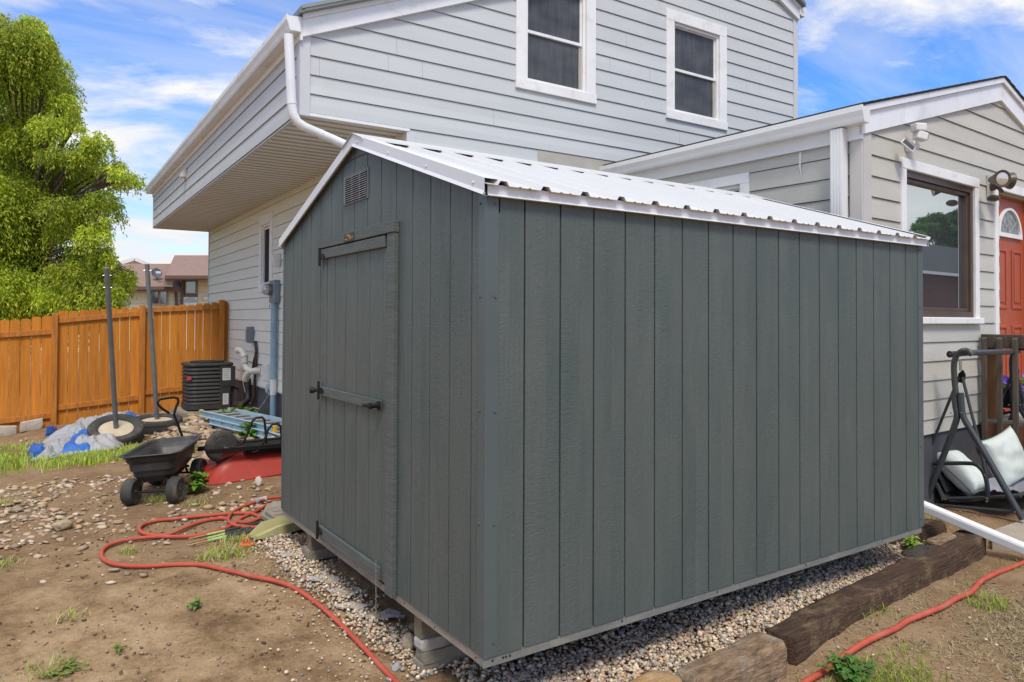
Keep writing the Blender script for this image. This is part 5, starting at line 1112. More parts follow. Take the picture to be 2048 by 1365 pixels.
# ------------------------------------------------------------------ torn landscape fabric, loose rocks
FAB=[((690,1185),.10,.06,'torn grey landscape fabric scrap in the gravel below the shed door, uppermost of the row'),((648,1158),.11,.05,'torn grey landscape fabric strip between the door blocks and the hose'),((585,1110),.09,.06,'pale torn fabric scrap beside the left shed block'),((770,1232),.12,.05,'ragged fabric edge under the shed near the hanging chain'),((712,1213),.12,.035,'long ragged fabric strip lying under the hanging chain'),((1688,1152),.09,.07,'grey fabric patch showing through the gravel beside the long timber')]
for k,((u,v_),a,b_,lab) in enumerate(FAB):
    p=gp(u,v_,.016); q=thing('fabric_scrap',lab,'fabric scrap',p); n=18; vs=[p+np.array((0,0,.012))]; 
    for ring in (.5,1.):
        for i in range(n):
            t=2*math.pi*i/n; r=ring*(1+.45*noise.noise(Vector((math.cos(t)*2+k*5,math.sin(t)*2,ring)))); x=p[0]+a*r*math.cos(t)*.9+b_*r*math.sin(t)*.4; y=p[1]+b_*r*math.sin(t)-a*r*math.cos(t)*.4
            vs.append((x,y,gz(x,y)+.02+.016*noise.noise(Vector((x*20,y*20,k)))))
    fs=[(0,1+i,1+(i+1)%n) for i in range(n)]+[(1+i,1+n+i,1+n+(i+1)%n,1+(i+1)%n) for i in range(n)]
    MB().add(vs,fs).build('cloth',M['fabric'],q,smooth=True)
def one_rock(lab,c,s,col,seed,group=None):
    rock=bpy.data.meshes.new('rock'); b=bmesh.new(); bmesh.ops.create_icosphere(b,subdivisions=3,radius=1)
    for v in b.verts:
        n=noise.noise_vector(v.co*1.3+Vector((seed*7,0,0)))*.32+noise.noise_vector(v.co*3.4+Vector((seed,3,0)))*.12; v.co=Vector(((v.co.x+n.x)*s[0],(v.co.y+n.y)*s[1],(v.co.z+n.z)*s[2]))
    b.to_mesh(rock); b.free(); a=rock.color_attributes.new('Col','FLOAT_COLOR','POINT')
    for d in a.data: d.color=(*col,1)
    for p in rock.polygons: p.use_smooth=True
    o=bpy.data.objects.new('rock',rock); C.objects.link(o); o.location=V3(c); o.rotation_euler=(0,0,seed*1.3); rock.materials.append(M['stone']); tag(o,lab,'rock',group)
p=gp(818,1296); one_rock('rounded tan rock leaning by the near shed block stack',p+np.array((0,0,.03)),(.055,.04,.05),(.40,.32,.22),1)
p=gp(832,1275); one_rock('flat brown rock behind the tan one by the near block stack',p+np.array((.05,.03,.03)),(.07,.03,.04),(.22,.15,.1),2)
p=gp(793,1340); one_rock('smooth bluish-grey pebble on dirt left of the near block stack',p+np.array((0,0,.012)),(.032,.022,.02),(.30,.30,.31),3)
p=gp(790,1280); one_rock('pale pinkish pebble on dirt left of the tan rock',p+np.array((0,0,.014)),(.026,.022,.02),(.5,.42,.36),4)
p=gp(127,1058); one_rock('square tan rock alone on the dirt left of the hose coil',p+np.array((0,0,.03)),(.075,.05,.04),(.36,.29,.19),5)
p=gp(517,970); one_rock('pale pointed rock in front of the red wheelbarrow',p+np.array((0,0,.03)),(.06,.04,.055),(.5,.46,.4),6)
p=gp(176,890); one_rock('pale round rock against the front tyre by the blue tarp',p+np.array((0,0,.04)),(.08,.06,.06),(.5,.45,.37),7)
# ------------------------------------------------------------------ GROUND
def dirt_material():
    m,nt,b=new_mat('dirt'); v=coords(nt)
    n1=noise_n(nt,v,.55,6,.6,.3); n2=noise_n(nt,v,3.2,9,.68,.2); n3=noise_n(nt,v,26,6,.7); n4=noise_n(nt,v,140,3,.6)
    f=mathn(nt,'ADD',mathn(nt,'MULTIPLY',n1,.42),mathn(nt,'ADD',mathn(nt,'MULTIPLY',n2,.46),mathn(nt,'MULTIPLY',n3,.2)))
    col=ramp(nt,f,[(.40,(.125,.073,.038)),(.46,(.220,.140,.074)),(.52,(.330,.220,.124)),(.60,(.44,.312,.186))])
    tcg=nt.nodes.new('ShaderNodeTexCoord'); spg=nt.nodes.new('ShaderNodeSeparateXYZ'); nt.links.new(tcg.outputs['Object'],spg.inputs[0])
    wet=mathn(nt,'ADD',mathn(nt,'MULTIPLY',mathn(nt,'SUBTRACT',spg.outputs['Y'],2.1),.55),mathn(nt,'MULTIPLY',mathn(nt,'SUBTRACT',n1,.5),5.)); col=mixc(nt,mathn(nt,'MULTIPLY',ramp(nt,wet,[(.0,0.),(.9,1.)]),.55),col,(.17,.10,.056))   # darker loam beyond the sandy foreground
    wet2=mathn(nt,'ADD',mathn(nt,'MULTIPLY',mathn(nt,'SUBTRACT',spg.outputs['X'],1.0),.8),mathn(nt,'MULTIPLY',mathn(nt,'SUBTRACT',n2,.5),4.)); col=mixc(nt,mathn(nt,'MULTIPLY',ramp(nt,wet2,[(.0,0.),(.9,1.)]),.45),col,(.17,.10,.056))
    col=mixc(nt,ramp(nt,n4,[(.60,0.),(.72,.5)]),col,(.42,.33,.23)); col=mixc(nt,ramp(nt,noise_n(nt,v,75,3,.6),[(.28,.6),(.38,0.)]),col,(.07,.045,.028))
    nt.links.new(col,b.inputs['Base Color']); b.inputs['Roughness'].default_value=.95; b.inputs['Specular IOR Level'].default_value=.15
    h=mathn(nt,'ADD',mathn(nt,'MULTIPLY',n2,.7),mathn(nt,'ADD',mathn(nt,'MULTIPLY',n3,.45),mathn(nt,'MULTIPLY',n4,.12)))
    nt.links.new(bumpn(nt,h,1.,.05),b.inputs['Normal']); return m
def axis_pts(lo,hi,step,far):
    c=list(np.arange(lo,hi,step)); out=[]; d=step; x=lo
    while x>-far: d*=1.35; x-=d; out.append(x)
    o2=[]; d=step; x=hi
    while x<far: d*=1.35; x+=d; o2.append(x)
    return np.array(out[::-1]+c+o2)
gx=axis_pts(-3.2,7.2,.055,400); gy=axis_pts(-2.2,12.6,.06,400)
XX,YY=np.meshgrid(gx,gy,indexing='ij')
d2=(XX[...,None]-GP[:,0])**2+(YY[...,None]-GP[:,1])**2; w_=1/(d2+.12)**1.6; ZZ=(w_*GP[:,2]).sum(-1)/w_.sum(-1)
nz=np.zeros_like(ZZ)
for i in range(len(gx)):
    for j in range(len(gy)):
        x,y=gx[i],gy[j]
        if -4<x<8 and -3<y<13: nz[i,j]=noise.noise(Vector((x*2.1,y*2.1,0)))*.012+noise.noise(Vector((x*6.3,y*6.3,5)))*.011+noise.noise(Vector((x*9,y*9,9)))*.008
ZZ=ZZ+nz-.004
n0,n1=XX.shape; idx=np.arange(n0*n1).reshape(n0,n1)
F_=np.stack([idx[:-1,:-1],idx[1:,:-1],idx[1:,1:],idx[:-1,1:]],-1).reshape(-1,4)
gr=numesh('ground',np.stack([XX,YY,ZZ],-1).reshape(-1,3),F_,dirt_material(),None,True); tag(gr,None,None,None,'structure')
p=[oz(2005,1068,-.27),oz(2060,1120,-.30),oz(2200,1180,-.30),oz(2200,1040,-.27)]
m=MB(); m.add([(4.62,-.02,-.30),(6.0,-1.6,-.33),(7.2,-1.2,-.33),(6.8,.05,-.27),(5.3,.06,-.268)],[(0,1,2,3,4)]); m2=MB(); m2.prism([(4.66,-.03,-.36),(5.9,-1.7,-.36),(7.4,-1.2,-.36),(6.9,.1,-.36),(5.0,.1,-.36)],(0,0,.105)); tag(m2.build('path',M['pathcon'],bevel=.01),None,None,None,'structure')
# ------------------------------------------------------------------ stones (uncountable gravel)
def ico(sub):
    b=bmesh.new(); bmesh.ops.create_icosphere(b,subdivisions=sub,radius=1); v=np.array([x.co[:] for x in b.verts]); f=np.array([[q.index for q in p.verts] for p in b.faces]); b.free(); return v,f
def stones(name,pts,sizes,flat,cols,sub,jit,smooth,sink=.25):
    v0,f0=ico(sub); n=len(pts); k=len(v0); V=np.empty((n,k,3),np.float32); Cc=np.empty((n,k,3),np.float32)
    for i in range(n):
        v=v0*(1+rng.normal(0,jit,(k,1)))
        if not smooth: 
            for _ in range(4):
                nn=rng.normal(size=3); nn/=np.linalg.norm(nn); dd=v@nn; cut=.55+.2*rng.random(); v=v-np.outer(np.maximum(0,dd-cut),nn)
        s=sizes[i]*np.array([rng.uniform(.8,1.35),rng.uniform(.6,1.),flat*rng.uniform(.7,1.3)]); v=v*s
        a=rng.uniform(0,6.28); tl=rng.normal(0,.22); ca,sa=math.cos(a),math.sin(a); ct,st=math.cos(tl),math.sin(tl)
        Rz=np.array([[ca,-sa,0],[sa,ca,0],[0,0,1]]); Rx=np.array([[1,0,0],[0,ct,-st],[0,st,ct]]); v=v@(Rz@Rx).T
        V[i]=v+pts[i]+np.array((0,0,s[2]*(1-2*sink))); Cc[i]=cols[i]
    F=(f0[None]+(np.arange(n)*k)[:,None,None]).reshape(-1,3)
    return numesh(name,V.reshape(-1,3),F,M['stone'],Cc.reshape(-1,3),smooth)
PAL1=np.array([(.50,.38,.25),(.46,.34,.20),(.54,.44,.33),(.40,.30,.20),(.48,.33,.23),(.36,.28,.20),(.60,.51,.41),(.50,.35,.18)])
PAL2=np.array([(.62,.50,.42),(.60,.54,.46),(.52,.38,.31),(.66,.60,.53),(.55,.45,.30),(.52,.47,.42),(.42,.37,.33),(.33,.31,.30),(.46,.33,.28),(.55,.5,.44),(.27,.26,.26),(.48,.38,.24),(.36,.25,.22),(.58,.55,.51),(.3,.31,.33),(.43,.41,.39)])
def pick(P,n): return P[rng.integers(0,len(P),n)]*rng.uniform(.72,1.12,(n,1))
# flat chips over the left yard
pts=[];sz=[]
while len(pts)<5600:
    x,y=rng.uniform(-3.6,1.35),rng.uniform(2.6,10.6); dens=.22+.9*(noise.noise(Vector((x*.9,y*.7,3)))>-.05)+.5*noise.noise(Vector((x*2.5,y*2,7)))
    if y<3.9: dens*=.30*max(0,(y-2.4)/1.5)
    if x<-.9 and y>6.6: dens*=.12
    if x>-.1 and y>6.0: dens*=2.2
    if -1.5<x<-.2 and 3.0<y<4.2: dens*=.5
    if x>.0 and y<3.6: continue
    if 6.4<y and -2.6<x<-.4: dens*=.2
    if rng.random()<dens*.62: pts.append((x,y,gz(x,y)-.004)); sz.append(.012+.040*rng.random()**2.3+(.03 if (x>-.1 and y>6 and rng.random()<.5) else 0))
tag(stones('loose_stones',np.array(pts),np.array(sz),.36,pick(PAL1,len(pts)),1,.16,False,.2),'flat tan stone chips strewn over the dirt yard at the left','loose stones',None,'stuff')
# dense rubble by the ladder / ac
pts=[];sz=[]
while len(pts)<420:
    x,y=rng.uniform(.15,1.3),rng.uniform(6.2,10.9); 
    pts.append((x,y,gz(x,y)+rng.random()*.05-.01)); sz.append(.045+.06*rng.random())
tag(stones('rubble',np.array(pts),np.array(sz),.42,pick(PAL1,len(pts))*.9,2,.06,False,.2),'larger tan rubble stones piled under the ladder and beside the air conditioner','rubble',None,'stuff')
pts=[];sz=[]
while len(pts)<9000:
    x,y=rng.uniform(-3.2,5.4),rng.uniform(-1.6,5.5)
    if 0<x<3.7 and y>-.2: continue
    if noise.noise(Vector((x*1.7,y*1.7,6)))+rng.normal(0,.25)<.05: continue
    pts.append((x,y,gz(x,y)-.001)); sz.append(.003+.012*rng.random()**2.6)
tag(stones('dirt_clods',np.array(pts),np.array(sz),.6,pick(np.array([(.20,.135,.085),(.26,.18,.115),(.15,.10,.065),(.31,.225,.15)]),len(pts)),1,.14,False,.2),'small crumbly clods of brown earth scattered on the bare dirt','dirt clods',None,'stuff')
# river gravel bed beside the shed
pts=[];sz=[]
while len(pts)<13500:
    x,y=rng.uniform(.15,4.2),rng.uniform(-.36,.62)
    tl=-.31+ (x-.6)*.082+.15 # back edge of timbers
    back=-.23+(x-.9)*.118
    if y<back-.02: continue
    if y>.35 and rng.random()<.5: continue
    pts.append((x,y,gz(x,y)+.010+.02*rng.random()+ .012*noise.noise(Vector((x*3,y*3,1))))); sz.append(.0075+.0085*rng.random()**1.5+(.008 if rng.random()<.05 else 0))
n1_=len(pts)
while len(pts)<15600:
    y=rng.uniform(.6,3.1); x=.03+rng.normal(0,.075)-(.09 if y>1.9 else 0)*rng.random()-.05*max(0,1-abs(y-1.9)/1.)*rng.random()
    if x>.45: continue
    if y<1.0 and x<-.02 and rng.random()<.8: continue
    pts.append((x,y,gz(x,y)+.004+.02*rng.random()*(1 if x>-.05 else .3))); sz.append(.007+.010*rng.random()**1.6)
for _ in range(380):
    x=-.08-abs(rng.normal(0,.2)); y=rng.uniform(.4,3.); pts.append((x,y,gz(x,y))); sz.append(.005+.009*rng.random()**2)
for _ in range(500):
    x=rng.uniform(-3,-.3); y=rng.uniform(-.5,3.2); pts.append((x,y,gz(x,y)-.001)); sz.append(.003+.008*rng.random()**2.5)
for _ in range(260):
    x=rng.uniform(.8,5.); y=rng.uniform(-1.6,-.3); pts.append((x,y,gz(x,y)-.001)); sz.append(.004+.009*rng.random()**2.5)
tag(stones('river_gravel',np.array(pts),np.array(sz),.68,pick(PAL2,len(pts))*np.array((1.18,1.09,.94)),1,.11,False,.15),'multicoloured river gravel filling the bed under and beside the shed','gravel',None,'stuff')
# ------------------------------------------------------------------ grass
def blades(name,roots,hs,cols,lab,lean=.5,w=.004,zs=1.):
    n=len(roots); a=rng.uniform(0,6.28,n); ln=rng.uniform(.1,1.,n)*lean; dx=np.cos(a);dy=np.sin(a); R0=np.asarray(roots); V=np.empty((n,5,3),np.float32)
    px,py=-dy,dx; wd=w*rng.uniform(.7,1.3,n)
    def at(t,k): return np.stack([R0[:,0]+dx*hs*ln*t*t+px*wd*k,R0[:,1]+dy*hs*ln*t*t+py*wd*k,R0[:,2]+hs*t*(1-.25*ln*t)*zs],-1)
    V[:,0]=at(0,-1);V[:,1]=at(0,1);V[:,2]=at(.55,.8);V[:,3]=at(.55,-.8);V[:,4]=at(1.,0)
    b=(np.arange(n)*5)[:,None]; F=np.concatenate([b+np.array([[0,1,2]]),b+np.array([[0,2,3]]),b+np.array([[3,2,4]])])
    return tag(numesh(name,V.reshape(-1,3),F,M['grass'],np.repeat(cols,5,0)),lab,'grass',None,'stuff')
GA=np.array([(.40,.56,.05),(.50,.62,.08),(.30,.46,.05),(.56,.60,.13)]); GD=np.array([(.60,.48,.27),(.52,.40,.22),(.66,.56,.36),(.42,.33,.18)])
roots=[];hs=[];cols=[]
for _ in range(105000):
    x,y=rng.uniform(-3.4,.15),rng.uniform(6.0,10.2)
    d=noise.noise(Vector((x*1.6,y*1.1,2)))+.25
    band=max(0,1-abs(y-7.5)/.62) if x>-1.45 else max(0,1-abs(y-8.0)/1.25)
    if x>-.35: band*=.6
    if rng.random()<band*(.35+d)*1.0: roots.append((x,y,gz(x,y)-.005)); hs.append(rng.uniform(.04,.115)); cols.append(GA[rng.integers(0,4)]*rng.uniform(.75,1.15) if rng.random()<.88 else GD[rng.integers(0,4)])
blades('grass',np.array(roots),np.array(hs),np.array(cols),'bright green grass strip in front of the tarp and tyres',.7,.005)
roots=[];hs=[];cols=[];fl_=[]
for _ in range(190000):
    x,y=rng.uniform(1.2,5.6),rng.uniform(-2.2,-.18)
    edge=-.46+(x-1.5)*.1
    if y>edge+.18: continue
    g=noise.noise(Vector((x*1.3,y*1.6,4)))+noise.noise(Vector((x*3.5,y*3.5,8)))*.5; far=min(1,max(0,(edge-y)/.35))
    if rng.random()<.06+far*(.16+.6*g):
        green=noise.noise(Vector((x*2.2,y*2.2,11)))>.16 and rng.random()<.55; roots.append((x,y,gz(x,y)-.004)); hs.append(rng.uniform(.025,.085) if green else rng.uniform(.02,.09)); cols.append(GA[rng.integers(0,4)]*rng.uniform(.5,.8) if green else GD[rng.integers(0,4)]*rng.uniform(.5,.95)); fl_.append(1. if green else rng.uniform(.05,.35))
blades('dry_grass',np.array(roots),np.array(hs),np.array(cols),'patchy half-dry grass on the dirt right of the timbers',1.5,.0024,np.array(fl_))
roots=[];hs=[];cols=[]
for (u,v_,r,n,gr_) in ((455,1108,.16,420,.6),(425,1116,.10,200,.5),(470,1085,.14,260,.55),(320,1000,.14,260,.7),(345,1000,.08,120,.8),(390,1008,.10,100,.6),(0,1010,.12,150,.5),(10,1130,.1,140,.5),(80,1345,.12,80,.6),(140,1235,.09,60,.4),(1900,1040,.2,80,.4),(945,1335,.12,90,.5),(255,1105,.07,70,.6)):
    p=gp(u,v_)
    for _ in range(n):
        x,y=p[0]+rng.normal(0,r*.5),p[1]+rng.normal(0,r*.5); roots.append((x,y,gz(x,y)-.004)); hs.append(rng.uniform(.02,.075)); cols.append(GA[rng.integers(0,4)]*rng.uniform(.6,1.) if rng.random()<gr_ else GD[rng.integers(0,4)])
blades('weed_tufts',np.array(roots),np.array(hs),np.array(cols),'scattered low grass tufts on the bare dirt',1.6,.003)
# ------------------------------------------------------------------ TREES
def make_tree(lab,base,H_,clusters,nleaf,leafL,leafW,pal,droop,seed,name='leafy_tree'):
    r=np.random.default_rng(seed); base=np.array(base,float); t=thing(name,lab,'tree',base)
    m=MB(); top=base+np.array((.1,.1,H_*.62)); fork=base+np.array((0.05,0,H_*.27))
    m.tube(smooth_path([base-np.array((0,0,.3)),base+np.array((.03,0,H_*.12)),fork,(fork+top)/2+np.array((.15,.1,0)),top],5),list(np.linspace(.2,.05,21)),10)
    for c,rad in clusters:
        c=np.array(c); s=fork+(top-fork)*min(.95,max(0.,(c[2]-base[2])/H_*.9-.15)); mid=(s+c)/2+np.array((0,0,.25+.1*r.normal())); pts=smooth_path([s,mid,c],6); m.tube(pts,list(np.linspace(.045,.012,len(pts))),6)
        for _ in range(4):
            e=c+r.normal(0,1,3)*rad*.55; m.tube([pts[-4],(pts[-4]+e)/2+np.array((0,0,.08)),e],[.022,.015,.006],5)
    m.build('trunk',M['chipbark'],t,smooth=True)
    w=np.array([x[1]**2 for x in clusters]); cnt=(nleaf*w/w.sum()).astype(int); V=[];Cc=[]
    for (c,rad),n in zip(clusters,cnt):
        c=np.array(c); tone=r.uniform(.62,1.25); ns=max(6,n//16)
        sd=r.normal(size=(ns,3)); sd/=np.linalg.norm(sd,axis=1)[:,None]; sp=c+sd*rad*(r.uniform(.1,1.,(ns,1))**.4)*np.array((1.2,1.2,.72))+np.array((0,0,.12))*rad
        # small sprays: leaves hang along short drooping twigs
        sdir=sd*np.array((1,1,.2))+r.normal(0,.45,(ns,3)); sdir/=np.linalg.norm(sdir,axis=1)[:,None]
        for i in range(ns):
            k=16; tt=r.uniform(0,1,k); L=rad*r.uniform(.35,.8); P=sp[i]+np.outer(tt,sdir[i])*L; P[:,2]-=droop*L*tt**2*1.6; P+=r.normal(0,.03,(k,3))
            d=sdir[i]*.55+r.normal(0,.55,(k,3)); d[:,2]-=droop*(.5+.7*tt); d/=np.linalg.norm(d,axis=1)[:,None]
            s=np.cross(d,r.normal(size=(k,3))); s/=np.linalg.norm(s,axis=1)[:,None]+1e-9
            l=leafL*r.uniform(.6,1.3,(k,1)); ww=leafW*r.uniform(.7,1.2,(k,1))
            q=np.stack([P,P+d*l*.5+s*ww*.5,P+d*l,P+d*l*.5-s*ww*.5],1); V.append(q.reshape(-1,3))
            cc=pal[r.integers(0,len(pal),k)]*tone*r.uniform(.8,1.2,(k,1)); Cc.append(np.repeat(cc,4,0))
    V=np.concatenate(V)-base; Cc=np.concatenate(Cc); n=len(V)//4
    o=numesh('crown',V,np.arange(n*4).reshape(n,4),M['leaf'],Cc); o.parent=t; return t
r_=np.random.default_rng(5); cl=[]
def dcl(u,v,rad,dp): cl.append((atd(u,v,16.5+dp),rad*16.5/FPX))
for u,v,rad in ((-30,90,70),(40,105,60),(85,92,34),(105,118,26),(15,170,75),(75,175,50),(110,165,34),(130,215,32),(150,240,22),(60,245,60),(100,245,40),(10,260,80),(-60,200,90),(60,320,70),(120,300,45),(165,290,34),(195,300,30),(225,340,30),(245,362,22),(160,350,50),(100,370,65),(195,400,40),(205,440,26),(30,380,80),(140,430,55),(170,470,38),(80,460,75),(20,480,85),(130,520,60),(170,540,45),(210,560,40),(235,575,30),(250,548,22),(190,590,44),(60,560,80),(0,580,90),(110,600,65),(150,615,45),(-70,420,110),(-80,560,110),(228,600,22),(45,60,40),(-20,30,40),(215,520,26),(240,350,18),(70,65,24)):
    for k in range(3): dcl(u+r_.normal(0,rad*.40),v+r_.normal(0,rad*.36),rad*(.42,.70,.55)[k]*r_.uniform(.8,1.15),r_.uniform(-1.6,1.8))
LP=np.array([(.56,.65,.05),(.66,.72,.07),(.46,.58,.045),(.30,.44,.04),(.74,.76,.10),(.18,.31,.035)])
b=atd(40,700,16.8); b[2]=-.35
make_tree('big yellow-green tree with drooping foliage rising behind the wooden fence',b,8.2,cl,290000,.084,.030,LP,1.15,3)
# ------------------------------------------------------------------ NEIGHBOUR HOUSE (plane y = 40)
NY=40.
def N(u,v,d=0.): return oy(u,v,NY-d)
nb=thing('neighbour_house','cream sided neighbouring house with tan shingle roofs and a white door seen past the fence','house',(N(340,640)[0],NY+4,-.4))
NZ=lambda v: N(330,v)[2]; NX=lambda u: N(u,600)[0]
xa,xm,xw,xe=NX(60),NX(362),NX(355),NX(470)
ze,ze2=NZ(575),NZ(553)
m=MB(); lap(m,lambda s,z,d:(s,NY-d,z),lambda z:(xa,xm),-.5,ze,.2,0,holes=[(NX(301),NX(335),NZ(609),NZ(581))]); lap(m,lambda s,z,d:(s,NY-.05-d,z),lambda z:(xm,xe),-.5,ze2,.2,.05,holes=[(NX(365),NX(395),-.5,NZ(558))]); m.build('wall',M['cream'],nb)
m=MB(); m.box(xa,xe,NY+.06,NY+8,-.5,ze); m.box(xm,xe,NY+.06,NY+8,ze,ze2); m.build('wall_core',M['tanframe'],nb)
def rsl(u0,v0,u1,v1,u2,v2,u3,v3,dep,name='roof',ov=.5):
    # eave edge (u0,v0)-(u1,v1) in front, ridge (u3,v3)-(u2,v2) dep metres behind
    a,b_=oy(u0,v0,NY-ov),oy(u1,v1,NY-ov); c,d=oy(u2,v2,NY+dep),oy(u3,v3,NY+dep); mm=MB(); mm.prism([a,b_,c,d],(0,0,-.18)); mm.prism([d,c,c+np.array((0,dep,-1.5)),d+np.array((0,dep,-1.5))],(0,0,-.15)); return mm.build(name,M['shingtan'],nb)
rl=rsl(40,576,360,576,352,528,40,528,3.2); rr=rsl(330,554,480,554,480,511,349,511,3.4,ov=1.1)
for (u0,u1,v,ov) in ((40,360,576,.5),(330,480,554,1.1)):
    a,b_=oy(u0,v,NY-ov),oy(u1,v,NY-ov); m=MB(); m.bar(a-np.array((0,.05,.02)),b_-np.array((0,.05,.02)),.14,.17); m.build('gutter',M['browntrim'],nb)
m=MB(); a=oy(331,556,NY-1.05); m.box(a[0]-.03,a[0]+.35,NY-1.0,NY-.7,NZ(575),a[2]); m.build('porch_beam',M['tanframe'],nb)
p=[oy(349,577,NY-.5),oy(352,585,NY-.1),oy(353,610,NY-.1),oy(354,700,NY-.1)]; m=MB(); m.tube(p,.07,8); m.build('downspout',M['browntrim'],nb,smooth=True)
p=oy(364,575,NY-.1); m=MB(); m.box(p[0]-.06,p[0]+.06,NY-.2,NY-.06,-.4,ze2); m.build('trim_board',M['browntrim'],nb)
def nwin(u0,u1,v0,v1,mull,nm='window'):
    x0,x1,z0,z1=NX(u0),NX(u1),NZ(v1),NZ(v0); m=MB(); t=.07
    for a,b_,c,d in ((x0-t,x0,z0-t,z1+t),(x1,x1+t,z0-t,z1+t),(x0,x1,z1,z1+t),(x0,x1,z0-t,z0)): m.box(a,b_,NY-.14,NY+.02,c,d)
    if mull: m.box((x0+x1)/2-.05,(x0+x1)/2+.05,NY-.13,NY+.02,z0,z1)
    o=m.build(nm,M['tanframe'],nb); m=MB(); m.box(x0,x1,NY-.04,NY+.01,z0,z1); m.build('pane',M['darkglass'],o)
nwin(303,333,582,608,True); nwin(371.5,391,560.5,585,False)
m=MB(); x0,x1=NX(366),NX(394); m.box(x0,x1,NY-.12,NY-.03,-.4,NZ(594)); o=m.build('door',M['white'],nb)
m=MB(); cx=NX(381); zc_=NZ(605); m.add([(cx+.36*math.cos(t),NY-.125,zc_+.30*math.sin(t)) for t in np.linspace(0,math.pi,14)],[tuple(range(14))]); m.build('fanlight',M['darkglass'],o)
p=oy(268,521,NY+7); m=MB(); m.prism([p+np.array((0,0,.0)),p+np.array((1.6,0,-.62)),p+np.array((1.6,0,-1.2)),p+np.array((-1.6,0,-1.2)),p+np.array((-1.6,0,-.62))],(0,2,0)); m.build('rear_gable',M['cream'],nb); m=MB(); 
for s in (-1,1): m.bar(p+np.array((0,-.1,.08)),p+np.array((1.9*s,-.1,-.68)),.2,.2)
m.build('gable_trim',M['white'],nb)
p=oy(413,597,NY-.12); m=MB(); m.box(p[0]-.15,p[0]+.12,NY-.16,NY-.06,p[2]-.08,p[2]+.08); m.build('outlet_box',M['white'],nb)
p=oy(313.5,547,NY+.6); dsh=thing('satellite_dish','small grey satellite dish on the neighbouring tan roof','satellite dish',p)
dx=np.array((.25,-.93,.25)); m=MB(); m.lathe([(0,.06),(.12,.05),(.24,.025),(.285,.0),(.29,-.01),(.22,.01),(0,.04)],p,-dx,24); m.build('reflector',M['dish'],dsh,smooth=True)
m=MB(); m.tube([p+np.array((0,0,-.2)),p+np.array((.02,-.45,-.12)),p+np.array((.0,-.5,0))],.02,6); m.obox(p+np.array((0,-.5,.02)),X,Y,Z,(.12,.05,.06)); m.build('feed_arm',M['camwhite'],dsh)
m=MB(); m.tube([p+np.array((0,.05,-.05)),p+np.array((.06,.1,-.55))],.03,8); m.build('mast',M['dish'],dsh)
# ------------------------------------------------------------------ what the picture window mirrors: a house and a tree on the camera's side of the yard
n_w=A.R.T@np.array((0,-1.,0)); pw0=A.w(1.5,YF,2.)
def mirror_ray(u,v,D):
    p=A.w(*A.on(u,v,1,YF)); d=ray(u,v); d=d-2*(d@n_w)*n_w; t=D/(d@n_w); return p+d*t
D_=16.
ra_=mirror_ray(1850,497,D_); rb_=mirror_ray(1945,488,D_); ga=mirror_ray(1850,547,D_-3); gb=mirror_ray(1945,547,D_-3)
oh=thing('opposite_house','red-brown house with grey shingle roof across the yard, mirrored in the picture window','house',(rb_[0],rb_[1]-3,-.4))
ax_=(A.R.T@np.array((1.,0,0))); c0=(ga+gb)/2
def OH(a,b_,z): return np.array((c0[0],c0[1],0))+ax_*a+n_w*b_+np.array((0,0,z))
zg=(ga[2]+gb[2])/2; zr_=(ra_[2]+rb_[2])/2
m=MB(); m.prism([OH(-12,.4,-.4),OH(9,.4,-.4),OH(9,.4,zg),OH(-12,.4,zg)],n_w*6); m.build('wall',M['brick'],oh)
m=MB(); m.prism([OH(-12.5,0,zg),OH(9.5,0,zg),OH(9.5,3.2,zr_),OH(-12.5,3.2,zr_)],(0,0,-.12)); m.prism([OH(-12.5,6.4,zg),OH(9.5,6.4,zg),OH(9.5,3.2,zr_),OH(-12.5,3.2,zr_)],(0,0,-.12)); m.build('roof',M['shinggrey'],oh)
m=MB(); m.bar(OH(-12.5,-.05,zg-.05),OH(9.5,-.05,zg-.05),.12,.14); m.build('gutter',M['white'],oh)
cl=[]
for u,v,rad in ((1880,455,38),(1905,450,34),(1922,432,26),(1940,445,30),(1850,470,26),(1840,478,18),(1960,450,34),(1985,455,36),(1870,480,30),(1920,475,36)):
    for k in range(4): 
        p=mirror_ray(u+r_.normal(0,rad*.6),v+r_.normal(0,rad*.5),21+r_.uniform(-1.5,1.5)); cl.append((p,rad*.62*28/FPX))
b=mirror_ray(1915,600,21); b[2]=-.4
make_tree('dark green tree behind the opposite house, mirrored in the picture window',b,6,cl,60000,.16,.09,np.array([(.11,.25,.03),(.16,.31,.045),(.07,.18,.025)]),.3,8)
# ------------------------------------------------------------------ WORLD, SUN, CAMERA
SKYLOC=(9.2,4.4,0)
SUN_AZ=R(206); SUN_EL=R(56)      # compass azimuth from +Y clockwise: behind the camera, a little to its left
wd=bpy.data.worlds.new('World'); bpy.context.scene.world=wd; wd.use_nodes=True; nt=wd.node_tree; bg=nt.nodes['Background']
sky=nt.nodes.new('ShaderNodeTexSky'); sky.sky_type='NISHITA'; sky.sun_disc=False; sky.sun_elevation=SUN_EL; sky.sun_rotation=SUN_AZ; sky.air_density=1.1; sky.dust_density=.4; sky.ozone_density=2.
tc=nt.nodes.new('ShaderNodeTexCoord'); sp=nt.nodes.new('ShaderNodeSeparateXYZ'); nt.links.new(tc.outputs['Generated'],sp.inputs[0])
zz=mathn(nt,'ADD',mathn(nt,'MAXIMUM',sp.outputs['Z'],0.),.16)
cb=nt.nodes.new('ShaderNodeCombineXYZ'); nt.links.new(mathn(nt,'DIVIDE',sp.outputs['X'],zz),cb.inputs[0]); nt.links.new(mathn(nt,'DIVIDE',sp.outputs['Y'],zz),cb.inputs[1])
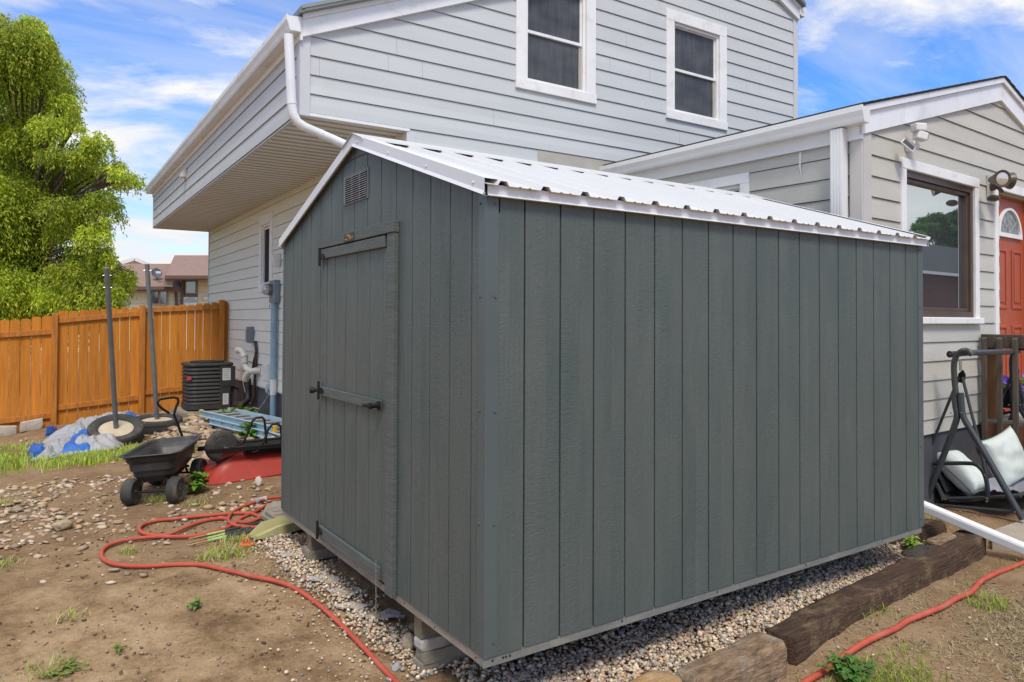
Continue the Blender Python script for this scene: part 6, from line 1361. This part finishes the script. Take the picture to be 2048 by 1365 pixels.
mp=nt.nodes.new('ShaderNodeMapping'); nt.links.new(cb.outputs[0],mp.inputs['Vector']); mp.inputs['Rotation'].default_value=(0,0,R(25)); mp.inputs['Scale'].default_value=(.9,1.5,1); mp.inputs['Location'].default_value=SKYLOC
c1=noise_n(nt,mp.outputs['Vector'],1.15,12,.60,.5); 
mp2=nt.nodes.new('ShaderNodeMapping'); nt.links.new(cb.outputs[0],mp2.inputs['Vector']); mp2.inputs['Rotation'].default_value=(0,0,R(-20)); mp2.inputs['Scale'].default_value=(.5,2.6,1)
c2=noise_n(nt,mp2.outputs['Vector'],1.3,10,.62,.4)
low=mathn(nt,'MULTIPLY',mathn(nt,'SUBTRACT',1.,mathn(nt,'MINIMUM',mathn(nt,'MULTIPLY',sp.outputs['Z'],3.2),1.)),.16)
mask=ramp(nt,mathn(nt,'ADD',c1,low),[(.475,0.),(.64,1.)])
veil=mathn(nt,'MULTIPLY',ramp(nt,c2,[(.38,0.),(.70,1.)]),.52)
zen=nt.nodes.new('ShaderNodeMapRange'); zen.interpolation_type='SMOOTHSTEP'; nt.links.new(sp.outputs['Z'],zen.inputs[0]); zen.inputs[1].default_value=.48; zen.inputs[2].default_value=.72
k=mathn(nt,'MAXIMUM',mathn(nt,'MAXIMUM',mask,veil),mathn(nt,'MULTIPLY',zen.outputs[0],.92))      # unseen bright overcast added above the frame to lift ambient light
CW=4.3
shade=ramp(nt,c1,[(.46,(CW*.84,CW*.86,CW*.90)),(.72,(CW*1.03,CW*1.02,CW*1.0))])
shade=mixc(nt,zen.outputs[0],shade,(CW*1.38,CW*1.38,CW*1.36)); hs=nt.nodes.new('ShaderNodeHueSaturation'); hs.inputs['Saturation'].default_value=1.3; hs.inputs['Value'].default_value=1.; nt.links.new(sky.outputs[0],hs.inputs['Color'])
tint=mixc(nt,1.,hs.outputs[0],(.62,.71,.95),'MULTIPLY'); col=mixc(nt,k,tint,shade); nt.links.new(col,bg.inputs['Color']); bg.inputs['Strength'].default_value=.12
L=bpy.data.lights.new('Sun','SUN'); L.energy=1.5; L.angle=R(16); L.color=(1,.93,.82); so=bpy.data.objects.new('Sun',L); C.objects.link(so)
sd=Vector((math.sin(SUN_AZ)*math.cos(SUN_EL),math.cos(SUN_AZ)*math.cos(SUN_EL),math.sin(SUN_EL))); so.rotation_euler=sd.to_track_quat('Z','Y').to_euler(); so.location=sd*30
cam=bpy.data.cameras.new('Camera'); co=bpy.data.objects.new('Camera',cam); C.objects.link(co); co.location=V3(CAM)
r,u,f=AX; co.rotation_euler=Matrix(((r[0],u[0],-f[0]),(r[1],u[1],-f[1]),(r[2],u[2],-f[2]))).to_euler()
cam.sensor_width=36; cam.sensor_fit='HORIZONTAL'; cam.lens=FPX/2048*36; cam.shift_y=-(682.5-CPY)/2048; cam.clip_end=2000; cam.clip_start=.05
sc=bpy.context.scene; sc.camera=co
sc.view_settings.view_transform='Standard'; sc.view_settings.look='None'; sc.view_settings.gamma=1; sc.view_settings.exposure=.97
sc.cycles.max_bounces=8; sc.cycles.use_denoising=True
